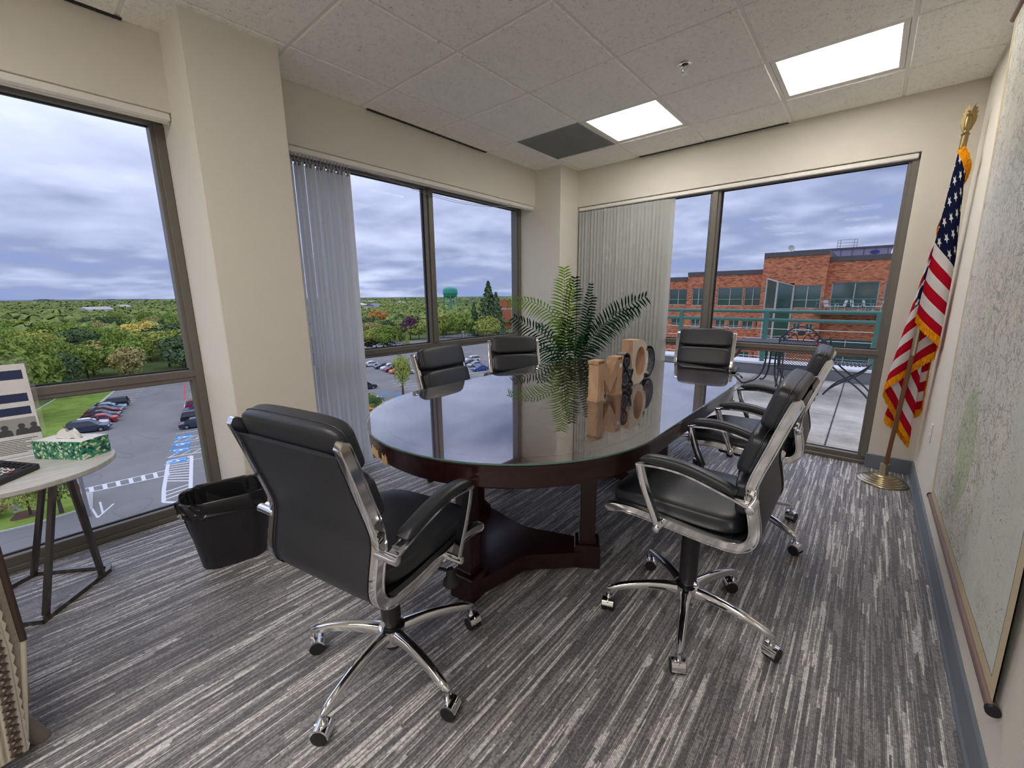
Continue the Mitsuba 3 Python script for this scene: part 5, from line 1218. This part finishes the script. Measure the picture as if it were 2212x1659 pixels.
def car(label, xy, ang, kind, col, far=False, rack=False, group=None):
    k = thing('car', label, 'car', group)
    P_ = place(xy[0], xy[1], GZ + .005, ang)
    if (kind, col) not in CARPLY: CARPLY[kind, col] = (ply(CAR[kind]['body'], 'm_car_' + col, 30), ply(CAR[kind]['roof'], 'm_car_' + col, 30))
    b, r = CARPLY[kind, col]
    part(k, 'body', b, P_); part(k, 'roof', r, P_); part(k, 'windows', SHARED[kind]['glass'], P_)
    for i in range(4):
        w = part(k, 'wheel', SHARED[kind]['wheel'][i], P_)
        if not far: part(w, 'rim', SHARED[kind]['rim'][i], P_)
    if not far:
        for t in SHARED[kind]['tail']: part(k, 'tail_light', t, P_)
        for t in SHARED[kind]['head']: part(k, 'headlight', t, P_)
        if rack or kind == 'suv':
            for m_ in CAR[kind]['rails']: part(k, 'roof_rail', ply(m_, 'm_grey'), P_)
    return k
AN = math.degrees(math.atan2(LN[1], LN[0]))
for lab, a, b, kind, col, flip in (('dark sports utility car with roof rails, farthest in the left row of the lot', 41.6, -3.0, 'suv', 'green_black', 1), ('pale blue sedan second from the far end of the left row', 38.7, -3.0, 'sedan', 'light_blue', 0),
        ('dark red car in the left row beside the black sedan', 35.9, -3.0, 'sedan', 'maroon', 0), ('black sedan in the middle of the left row', 32.6, -2.8, 'sedan', 'black', 0), ('bright red car in the left row', 29.4, -2.6, 'sedan', 'red', 1),
        ('white car in the left row between the red car and the dark blue wagon', 27.3, -3.4, 'sedan', 'white', 0), ('dark blue wagon nearest the building in the left row', 24.6, -2.7, 'suv', 'dark_blue', 0)):
    car(lab, lane(a, b), AN + (180 if flip else 0) + rng.normal() * 1.5, kind, col)
for lab, a, kind, col in (('pale blue hatchback in the far right-hand row seen past the window jamb', 50.5, 'suv', 'light_blue'), ('red hatchback in the right-hand row', 31.2, 'suv', 'red'), ('blue sedan between the red hatchback and the black car in the right-hand row', 28.0, 'sedan', 'blue'),
        ('black sports utility car in the right-hand row with red tail lights', 22.2, 'suv', 'black'), ('dark blue sedan nearest the blue bays in the right-hand row', 18.2, 'sedan', 'dark_blue')):
    car(lab, lane(a, 10.4), AN + rng.normal() * 1.5, kind, col)
for lab, x, y, kind, col in (('white sedan leading the row seen through the middle window', -104.3, 61.3, 'sedan', 'white'), ('dark blue sedan second in the row seen through the middle window', -98.6, 61.6, 'sedan', 'dark_blue'), ('white hatchback third in the row seen through the middle window', -95.2, 61.6, 'suv', 'white'),
        ('maroon sports utility car beside the orange one', -92.3, 60.7, 'suv', 'maroon'), ('orange hatchback in the row seen through the middle window', -89.2, 60.2, 'suv', 'orange'), ('white sedan behind the small tree, next to the orange hatchback', -86.2, 60.0, 'sedan', 'white')):
    car(lab, (x, y), AN - 175, kind, col)
car('dark green sports utility car beside the lawn island', (-78.6, 44.6), AN + 2, 'suv', 'green_black')
for lab, x, y, kind, col in (('dark sedan half hidden by the pleated blind', -82.6, 43.2, 'sedan', 'dark_blue'), ('maroon car half hidden by the pleated blind', -87.0, 45.6, 'sedan', 'maroon'), ('white car behind the pleated blind', -90.6, 46.8, 'sedan', 'white')):
    car(lab, (x, y), AN + 3, kind, col)
for lab, x, y, kind, col in (('white van between the two chairs by the middle window', -88.0, 85.0, 'suv', 'white'), ('grey sedan seen between the two chairs by the middle window', -80.8, 79.2, 'sedan', 'silver'), ('blue car seen just above the table between the two chairs', -75.2, 75.4, 'sedan', 'blue'), ('dark car at the far lot seen between the two chairs', -84.6, 80.6, 'sedan', 'grey')):
    car(lab, (x, y), AN - 178, kind, col)
cols = ['white', 'silver', 'white', 'black', 'red', 'silver', 'white', 'grey', 'dark_blue', 'white', 'silver', 'maroon', 'white', 'black']
cn = 0
for r in range(3):
    for i in range(8):
        q = np.array([-143.0, 84.0]) + LD * (2.9 * i) + LN * (-3.5 + 7.5 * r)
        car(f'{cols[(cn * 5) % 14].replace("_", " ")} car in the crowded far lot, row {("one", "two", "three")[r]}, place {("one", "two", "three", "four", "five", "six", "seven", "eight")[i]} from the right', q, AN + 180 * (r % 2) + rng.normal() * 2, 'suv' if cn % 3 == 0 else 'sedan', cols[(cn * 5) % 14], far=True, group='cars in the crowded far lot')
        cn += 1

# trees
def leaf_tex(a, b): return proc(lambda p, n, uv: mix(a, b, dr.clip(.5 * noise(p.x * .9, p.y * .9, p.z * .9) + .5 * noise(p.x * 4, p.y * 4, p.z * 4), 0, 1)))
for nm, a, b in (('mid', (0.111, 0.215, 0.039), (0.338, 0.481, 0.111)), ('pale', (0.208, 0.299, 0.058), (0.520, 0.611, 0.169)), ('dark', (0.058, 0.124, 0.058), (0.163, 0.260, 0.111)), ('yellow', (0.520, 0.481, 0.078), (0.850, 0.850, 0.312)), ('purple', (0.072, 0.036, 0.072), (0.195, 0.111, 0.169)), ('olive', (0.260, 0.286, 0.104), (0.572, 0.546, 0.234)), ('rust', (0.338, 0.195, 0.052), (0.676, 0.468, 0.156))):
    scene['m_tree_' + nm] = {'type': 'twosided', 'bsdf': {'type': 'diffuse', 'reflectance': leaf_tex((a[0] * 1.2, a[1], a[2]), (b[0] * 1.12, b[1], b[2]))}}
M('m_bark', base_color=(0.09, 0.07, 0.055), roughness=0.9)
def leaf_cloud(points, normals, size, seed):
    r_ = np.random.default_rng(seed)
    n = len(points)
    nn = normals + r_.normal(size=(n, 3)) * .55
    nn /= np.linalg.norm(nn, axis=1, keepdims=True)
    a = np.cross(nn, r_.normal(size=(n, 3))); a /= np.linalg.norm(a, axis=1, keepdims=True)
    b = np.cross(nn, a)
    s = size * (.6 + .8 * r_.random((n, 1)))
    v = np.stack([points - a * s, points + b * s * .6, points + a * s, points - b * s * .6], 1).reshape(-1, 3)
    k_ = np.arange(n)[:, None] * 4
    return v, np.vstack([k_ + [0, 1, 2], k_ + [0, 2, 3]])
def crown(seed, lobes=16, per=130, spread=.62, tall=1.0, size=.075):
    """A leafy crown of unit radius, its foot at z = 0."""
    r_ = np.random.default_rng(seed)
    P_, N_ = [], []
    for i in range(lobes):
        d = r_.normal(size=3); d /= np.linalg.norm(d); d[2] = d[2] * .8 + .15
        c = d * spread * (.5 + .6 * r_.random()); c[2] = c[2] * tall + .95 * tall
        rad = .34 + .22 * r_.random()
        q = r_.normal(size=(per, 3)); q /= np.linalg.norm(q, axis=1, keepdims=True)
        q[:, 2] = np.abs(q[:, 2]) * np.where(r_.random(per) < .78, 1, -1)
        P_.append(c + q * rad * [1, 1, .8 * tall]); N_.append(q)
    return leaf_cloud(np.vstack(P_), np.vstack(N_), size, seed + 1)
def conifer(seed, n=2300):
    r_ = np.random.default_rng(seed)
    z = r_.random(n) ** .75
    tier = .72 + .38 * np.abs(np.sin(z * 34 + .6 * np.sin(z * 9)))
    rad = (1.02 - z) * .36 * tier * np.sqrt(r_.random(n) * .75 + .25)
    a = r_.random(n) * 2 * PI
    rad *= 1 + .22 * np.sin(a * 5 + z * 50)
    P_ = np.stack([rad * np.cos(a), rad * np.sin(a), z - rad * .22 + .03], 1)
    return leaf_cloud(P_, np.stack([np.cos(a), np.sin(a), 0 * a + .9], 1), .030, seed)
CROWNS = [crown(s, 14 + s % 5, 120) for s in range(5)]
CONES = [conifer(s) for s in range(2)]
LEAFPLY = {}
def tree(label, x, y, r, h, mat, proto, group=None, z=GZ, name='tree', trunk=True):
    k = thing(name, label, 'tree' if name == 'tree' else 'shrub', group)
    if (proto, mat) not in LEAFPLY: LEAFPLY[proto, mat] = ply((CROWNS + CONES)[proto], 'm_tree_' + mat)
    if proto >= 5:
        part(k, 'foliage', LEAFPLY[proto, mat], T().translate([x, y, z]).scale([h * r, h * r, h]), kind='stuff')
    else:
        ch = h * .93 if trunk else h
        part(k, 'foliage', LEAFPLY[proto, mat], T().translate([x, y, z + h - ch]).rotate([0, 0, 1], (x * 37 + y * 91) % 360).scale([r, r, ch / 1.75]), kind='stuff')
    if trunk: part(k, 'trunk', TRUNK, T().translate([x, y, z]).scale([h * .028, h * .028, h * .62]))
    return k
TRUNK = ply(lathe([(1.0, 0), (.7, .3), (.45, 1.0)], 8), 'm_bark', True)
# trees one can tell apart
tree('tall dark spruce rising above the treeline left of the brick wall', -140.8, 148.0, .95, 25.0, 'dark', 5)
tree('second dark spruce standing just right of the tall one', -136.6, 148.8, .9, 20.0, 'dark', 6)
tree('small pointed spruce left of the tall one, near the window jamb', -146.5, 143.6, .8, 15.5, 'dark', 6)
tree('purple-leaved tree beside the grey lamp post', -160.0, 115.5, 5.6, 10.2, 'purple', 1)
tree('broad dark green tree over the crowded far lot', -146.0, 95.8, 6.2, 9.0, 'mid', 2)
tree('rust-tinged tree behind the crowded far lot', -216.0, 135.0, 7.0, 11.5, 'rust', 3)
tree('olive oak just left of the spruces', -163.0, 139.6, 8.0, 11.8, 'pale', 0)
tree('round green oak below the spruces', -142.5, 132.0, 7.5, 11.5, 'mid', 4)
tree('pale green tree below the tall spruce', -128.0, 133.5, 7.0, 10.4, 'pale', 1)
tree('yellow-flowering tree in the wood, right of the leaning reflection', -197.0, 27.0, 7.0, 12.5, 'yellow', 2)
tree('yellow-flowering tree in the wood behind the leaflet holder', -178.0, 2.5, 7.5, 9.6, 'yellow', 3)
tree('grey-green pine beside the window jamb', -176.0, 31.5, 7.4, 10.6, 'dark', 4)
tree('small upright young tree in front of the row with the orange car', -67.6, 46.3, 1.9, 8.4, 'pale', 0)
tree('clipped pointed young tree at the edge of the far lot, left one', -140.3, 95.0, .62, 5.0, 'pale', 5)
tree('clipped pointed young tree at the edge of the far lot, right one', -137.5, 97.7, .62, 5.2, 'pale', 6)
tree('dark columnar cypress by the low brown roof', -161.0, 90.5, .42, 8.5, 'dark', 5)
tree('yellow-green young tree on the lawn below the left window', -54.6, -2.2, 1.4, 4.2, 'pale', 1)
tree('dark green young tree on the lawn behind the table leg', -52.9, -.4, 1.8, 6.2, 'mid', 2)
tree('low green shrub at the edge of the lawn below the left window', -56.6, -4.6, 1.6, 1.6, 'olive', 3, name='shrub', trunk=False)
for i, (x, y, r_s) in enumerate(((-70.0, 37.8, 1.3), (-67.2, 38.6, 1.5), (-64.4, 38.6, 1.4), (-72.0, 38.6, 1.2))):
    tree(f'dark green shrub on the lawn island, {("second", "third", "last", "first")[i]} from the left', x, y, r_s, 1.8, ('dark', 'mid', 'dark', 'mid')[i], i % 5, name='shrub', trunk=False)
fl = thing('flower_bed', 'bright yellow flowers in the mulch bed of the lawn island', 'flowers', kind='stuff')
q = rng.random((700, 2)) * [3.0, 1.0] + [-64.8, 35.4]
put(fl, ply(leaf_cloud(np.column_stack([q, GZ + .25 + .25 * rng.random(700)]), np.tile([0, 0, 1.0], (700, 1)), .12, 5), 'm_flower'))
M('m_flower', base_color=(.80, .55, .02), roughness=.8)
# the wood: single trees first, the rest far off as one mass
group = 'trees of the wood beyond the parking lot'
mats = ['mid', 'mid', 'pale', 'mid', 'dark', 'pale', 'olive', 'mid']
def in_lot(x, y, m=6.5):
    a, b = (np.array([x, y]) - LO) @ LD, (np.array([x, y]) - LO) @ LN
    return -60 < a < 68 + .5 * max(b, 0) and b > -6 - m
n_t, tries, taken = 0, 0, []
while n_t < 235 and tries < 9000:
    tries += 1
    az, d = rng.uniform(-6, 66), rng.uniform(108, 330) if rng.random() < .6 else rng.uniform(100, 190)
    x, y = -d * math.cos(math.radians(az)), d * math.sin(math.radians(az))
    if in_lot(x, y) or any((x - a) ** 2 + (y - b) ** 2 < 36 for a, b in taken): continue
    if az > 26 and d < 165 and not (az > 47): continue
    taken.append((x, y)); n_t += 1
    h = rng.uniform(7.5, 12.0) if az < 20 else rng.uniform(6.0, 9.0)
    if 26 < az < 36 and d < 200: h *= .7
    tree('green deciduous tree in the wood beyond the parking lot', x, y, rng.uniform(3.6, 6.2), h, mats[n_t % 8], n_t % 5, group)
HOUSES = []
for i in range(16):
    az, d = rng.uniform(-3, 44), rng.uniform(420, 1700)
    HOUSES.append((-d * math.cos(math.radians(az)), d * math.sin(math.radians(az)), 16 + d * .012))
ico = trimesh.creation.icosphere(subdivisions=1)
iv, if_ = np.array(ico.vertices), np.array(ico.faces)
def blobs(n, d0, d1, az0, az1, r0, r1, pw, seed):
    r_ = np.random.default_rng(seed)
    az = np.radians(r_.uniform(az0, az1, n)); d = (d0 ** pw + (d1 ** pw - d0 ** pw) * r_.random(n)) ** (1 / pw)
    c2 = np.stack([-d * np.cos(az), d * np.sin(az)], 1)
    ok = (np.linalg.norm(c2[:, None] - KEEP[None, :, :2], axis=2) > KEEP[None, :, 2]).all(1)
    az, d, n = az[ok], d[ok], int(ok.sum())
    rad = r0 + (r1 - r0) * ((d - d0) / (d1 - d0)) * (.7 + .6 * r_.random(n))
    c = np.stack([-d * np.cos(az), d * np.sin(az), np.full(n, GZ)], 1)
    hill = 26 * np.exp(-((np.degrees(az) - 17) / 9) ** 2) * np.clip((d - 900) / 900, 0, 1) * np.clip((2600 - d) / 500, 0, 1) * .35
    c[:, 2] += 3.0 + 3.5 * r_.random(n) + hill
    j = 1 + .34 * r_.normal(size=(n, len(iv), 1))
    v = c[:, None] + iv[None] * j * rad[:, None, None] * [1, 1, .0] + iv[None] * j * np.minimum(rad, 7.5)[:, None, None] * [0, 0, .85]
    return v.reshape(-1, 3), (if_[None] + (np.arange(n) * len(iv))[:, None, None]).reshape(-1, 3)
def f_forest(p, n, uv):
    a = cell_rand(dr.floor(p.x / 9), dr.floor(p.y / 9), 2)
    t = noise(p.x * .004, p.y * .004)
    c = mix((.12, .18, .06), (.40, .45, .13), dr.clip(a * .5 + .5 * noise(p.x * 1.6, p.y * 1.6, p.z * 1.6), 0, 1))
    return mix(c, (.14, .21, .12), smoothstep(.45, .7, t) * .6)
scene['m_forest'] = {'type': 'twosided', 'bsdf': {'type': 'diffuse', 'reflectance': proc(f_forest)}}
KEEP = np.array([(-563, 322, 30), (-287, 253, 22), (-164, 195, 22)] + HOUSES)
b1, b2 = blobs(7500, 230, 1100, -12, 72, 3.0, 6.0, 1.5, 1), blobs(5000, 1000, 4200, -12, 72, 6, 22, 1.6, 2)
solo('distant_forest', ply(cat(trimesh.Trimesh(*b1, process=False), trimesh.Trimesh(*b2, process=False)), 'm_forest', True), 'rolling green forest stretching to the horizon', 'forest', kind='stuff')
# far ridges, the bay and the skyline
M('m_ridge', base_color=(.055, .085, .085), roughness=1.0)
M('m_sea', base_color=(.30, .36, .42), roughness=.15, specular=1.0)
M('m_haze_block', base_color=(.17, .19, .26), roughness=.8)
def ridge(label, d, az0, az1, h, seed, th=500):
    az = np.linspace(az0, az1, 160)
    zt = GZ + h * (.25 + .75 * meshkit.fbm(np.stack([az * .25, 0 * az + seed, 0 * az], -1), 4, seed)) * np.clip(np.minimum(az - az0, az1 - az) / 4, 0, 1) ** .6
    c, s = np.cos(np.radians(az)), np.sin(np.radians(az))
    f0, t0, r0 = np.stack([-d * c, d * s, 0 * az + GZ - 1], 1), np.stack([-(d + th * .4) * c, (d + th * .4) * s, zt], 1), np.stack([-(d + th) * c, (d + th) * s, 0 * az + GZ - 1], 1)
    solo('ridge', ply(sheet_mesh(np.stack([f0, t0, r0], 1)), 'm_ridge', True), label, 'hill')
ridge('low wooded ridge on the horizon across the left window', 4300, -14, 30, 26, 3)
ridge('low wooded ridge on the horizon behind the water tower', 5200, 24, 74, 24, 8)
struct('bay_water', ply(trimesh.Trimesh([[-14000, -9000, GZ + 1.5], [-7500, -9000, GZ + 1.5], [-5200, 12000, GZ + 1.5], [-14000, 12000, GZ + 1.5]], [[0, 1, 2], [0, 2, 3]], process=False), 'm_sea'))
for i in range(14):
    az, d = (-1.2 + rng.normal() * .5, 7200) if i < 4 else (rng.uniform(-4, 9), rng.uniform(4300, 6500))
    h = (58, 74, 50, 40)[i] if i < 4 else rng.uniform(8, 20)
    w = rng.uniform(14, 30) if i < 4 else rng.uniform(30, 110)
    x, y = -d * math.cos(math.radians(az)), d * math.sin(math.radians(az))
    solo('distant_building', ply(cat(box(x - w / 2, x + w / 2, y - w / 2, y + w / 2, GZ, GZ + h + 4), box(x - w / 4, x + w / 5, y - w / 4, y + w / 4, GZ, GZ + h + 8)), 'm_haze_block'), 'tiny grey building in the hazy skyline at the far left' if i < 4 else 'tiny pale building among the far trees on the horizon', 'building', 'skyline towers at the far left' if i < 4 else 'buildings on the horizon')
for i in range(16):
    x, y = HOUSES[i][:2]
    w, l = rng.uniform(8, 14), rng.uniform(14, 40)
    k = thing('house', 'small pale-roofed house showing among the trees of the wood', 'house', 'houses among the far trees')
    Pm = T().translate([x, y, GZ]).rotate([0, 0, 1], rng.uniform(0, 180))
    part(k, 'wall', ply(box(-l / 2, l / 2, -w / 2, w / 2, 0, 9.5), 'm_white'), Pm)
    part(k, 'roof', ply(extrude(sg.Polygon([(-w / 2 - .5, 0), (w / 2 + .5, 0), (0, 2.6)]), l + 1).apply_transform(np.array([[0, 0, 1, -l / 2 - .5], [1, 0, 0, 0], [0, 1, 0, 9.5], [0, 0, 0, 1.0]])), ('m_concrete', 'm_roof_grey')[i % 2]), Pm)
M('m_roof_grey', base_color=(.22, .22, .24), roughness=.8)
k = thing('hall', 'long pale building with a white pyramid roof near the pleated blind', 'building')
Pm = T().translate([-563, 322, GZ]).rotate([0, 0, 1], 48)
part(k, 'wall', ply(box(-18, 18, -10, 10, 0, 6.0), 'm_mauve'), Pm)
M('m_mauve', base_color=(.42, .34, .34), roughness=.8)
part(k, 'upper_storey', ply(box(-8, 8, -8, 8, 6, 8.6), 'm_concrete'), Pm)
part(k, 'roof', ply(trimesh.convex.convex_hull([(-9, -9, 8.6), (9, -9, 8.6), (9, 9, 8.6), (-9, 9, 8.6), (0, 0, 12.2)]), 'm_white'), Pm)
k = thing('brick_wing', 'plain orange brick block right of the spruces', 'building')
Pm = T().translate([-164.0, 195.0, GZ]).rotate([0, 0, 1], 40)
part(k, 'wall', ply(box(-9, 14, -5, 5, 0, 16.8), 'm_brick_far'), Pm)
M('m_brick_far', base_color=(.50, .15, .075), roughness=.9)
part(k, 'band', ply(box(-9.1, 14.1, -5.1, 5.1, 11.2, 12.0), 'm_concrete'), Pm)
k = thing('pavilion', 'low building with a hipped red-brown roof behind the crowded far lot', 'building')
Pm = T().translate([-176, 99, GZ]).rotate([0, 0, 1], AN)
part(k, 'wall', ply(box(-8, 8, -4, 4, 0, 1.6), 'm_concrete'), Pm)
part(k, 'roof', ply(trimesh.convex.convex_hull([(-9, -5, 1.6), (9, -5, 1.6), (9, 5, 1.6), (-9, 5, 1.6), (-4, 0, 2.7), (4, 0, 2.7)]), 'm_roof_brown'), Pm)
M('m_roof_brown', base_color=(.32, .15, .09), roughness=.8)
# water tower
k = thing('water_tower', 'teal water tower on legs rising above the trees', 'water tower')
WX, WY, WZ = -287.3, 252.8, 3.9
M('m_tank', base_color=(.05, .36, .25), roughness=.45)
part(k, 'tank', ply(move(lathe([(0, -4.0), (3.2, -3.6), (5.4, -2.2), (6.5, 0), (6.5, 3.2), (5.6, 4.8), (3.0, 5.9), (0, 6.3)], 40), WX, WY, WZ), 'm_tank', 30))
part(k, 'walkway', ply(move(lathe([(6.4, -.1), (7.1, -.1), (7.1, .15), (6.4, .15), (6.4, -.1)], 40, cap=False), WX, WY, WZ + .3), 'm_tank'))
part(k, 'riser', ply(move(cyl(.9, 20, 16), WX, WY, GZ), 'm_tank', 40))
for i in range(6):
    a = i * PI / 3 + .3
    part(k, 'leg', ply(tube([(WX + 6.2 * math.cos(a), WY + 6.2 * math.sin(a), WZ), (WX + 7.6 * math.cos(a), WY + 7.6 * math.sin(a), GZ)], .38, 8), 'm_tank', True))
# lamp posts, flags and figures
def lamp_post(label, x, y, h, mat='m_win_frame'):
    k = thing('lamp_post', label, 'lamp post')
    part(k, 'pole', ply(tube([(x, y, GZ), (x, y, GZ + h)], .09, 8), mat)); part(k, 'head', ply(cat(box(x - .5, x + .5, y - .18, y + .18, GZ + h, GZ + h + .14)), mat))
lamp_post('tall grey lamp post in front of the purple-leaved tree', -167.0, 120.0, 9.6)
lamp_post('white lamp post over the crowded far lot at the left', -160.0, 92.0, 6.5)
lamp_post('white lamp post over the crowded far lot at the right', -148.0, 99.0, 6.8)
lamp_post('grey lamp post at the edge of the wood above the left window transom', -128.0, 3.5, 7.5)
lamp_post('grey lamp post between the two chairs by the middle window', -97.0, 90.0, 8.0)
lamp_post('grey lamp post on the lawn below the left window', -60.2, -4.0, 4.5)
k = thing('flagpole', 'grey pole with a hanging striped flag beside the crosswalk', 'flagpole')
part(k, 'pole', ply(tube([(-50.4, 1.15, GZ), (-50.4, 1.15, GZ + 5.4)], .13, 10), 'm_grey'))
for i, m_ in enumerate(('m_red_paint', 'm_white', 'm_red_paint', 'm_white')): part(k, 'flag_stripe', ply(box(-50.8, -50.75, .55 - .0 * i, 1.0, GZ + 1.4 + .55 * i, GZ + 1.95 + .55 * i), m_))
part(k, 'flag_canton', ply(box(-50.8, -50.75, .55, 1.0, GZ + 3.6, GZ + 4.7), 'm_blue_paint'))
k = thing('feather_banner', 'blue and white feather banner standing on the lawn', 'banner')
part(k, 'pole', ply(tube([(-55.9, -3.2, GZ), (-55.9, -3.2, GZ + 3.0)], .03, 6), 'm_grey'))
part(k, 'cloth', ply(extrude(sg.Polygon([(0, 0), (.45, .1), (.5, 1.4), (.3, 1.5), (0, 1.5)]), .03).apply_transform(np.array([[0, 0, 1, -55.9], [1, 0, 0, -3.2], [0, 1, 0, GZ + .2], [0, 0, 0, 1.0]])), 'm_white'))
part(k, 'cloth', ply(extrude(sg.Polygon([(0, 1.5), (.3, 1.5), (.5, 1.4), (.48, 2.3), (.2, 2.9), (0, 2.9)]), .03).apply_transform(np.array([[0, 0, 1, -55.9], [1, 0, 0, -3.2], [0, 1, 0, GZ + .2], [0, 0, 0, 1.0]])), 'm_blue_paint'))
for i, (x, y) in enumerate(((-150.0, 118.5), (-144.5, 117.2))):
    k = thing('flagpole', f'white flagpole in front of the oaks, {("left", "right")[i]} one', 'flagpole')
    part(k, 'pole', ply(tube([(x, y, GZ), (x, y, GZ + 7.5)], .06, 6), 'm_white'))
    part(k, 'flag', ply(box(x - .02, x + .02, y, y + 1.2, GZ + 6.0, GZ + 7.2), 'm_white'))
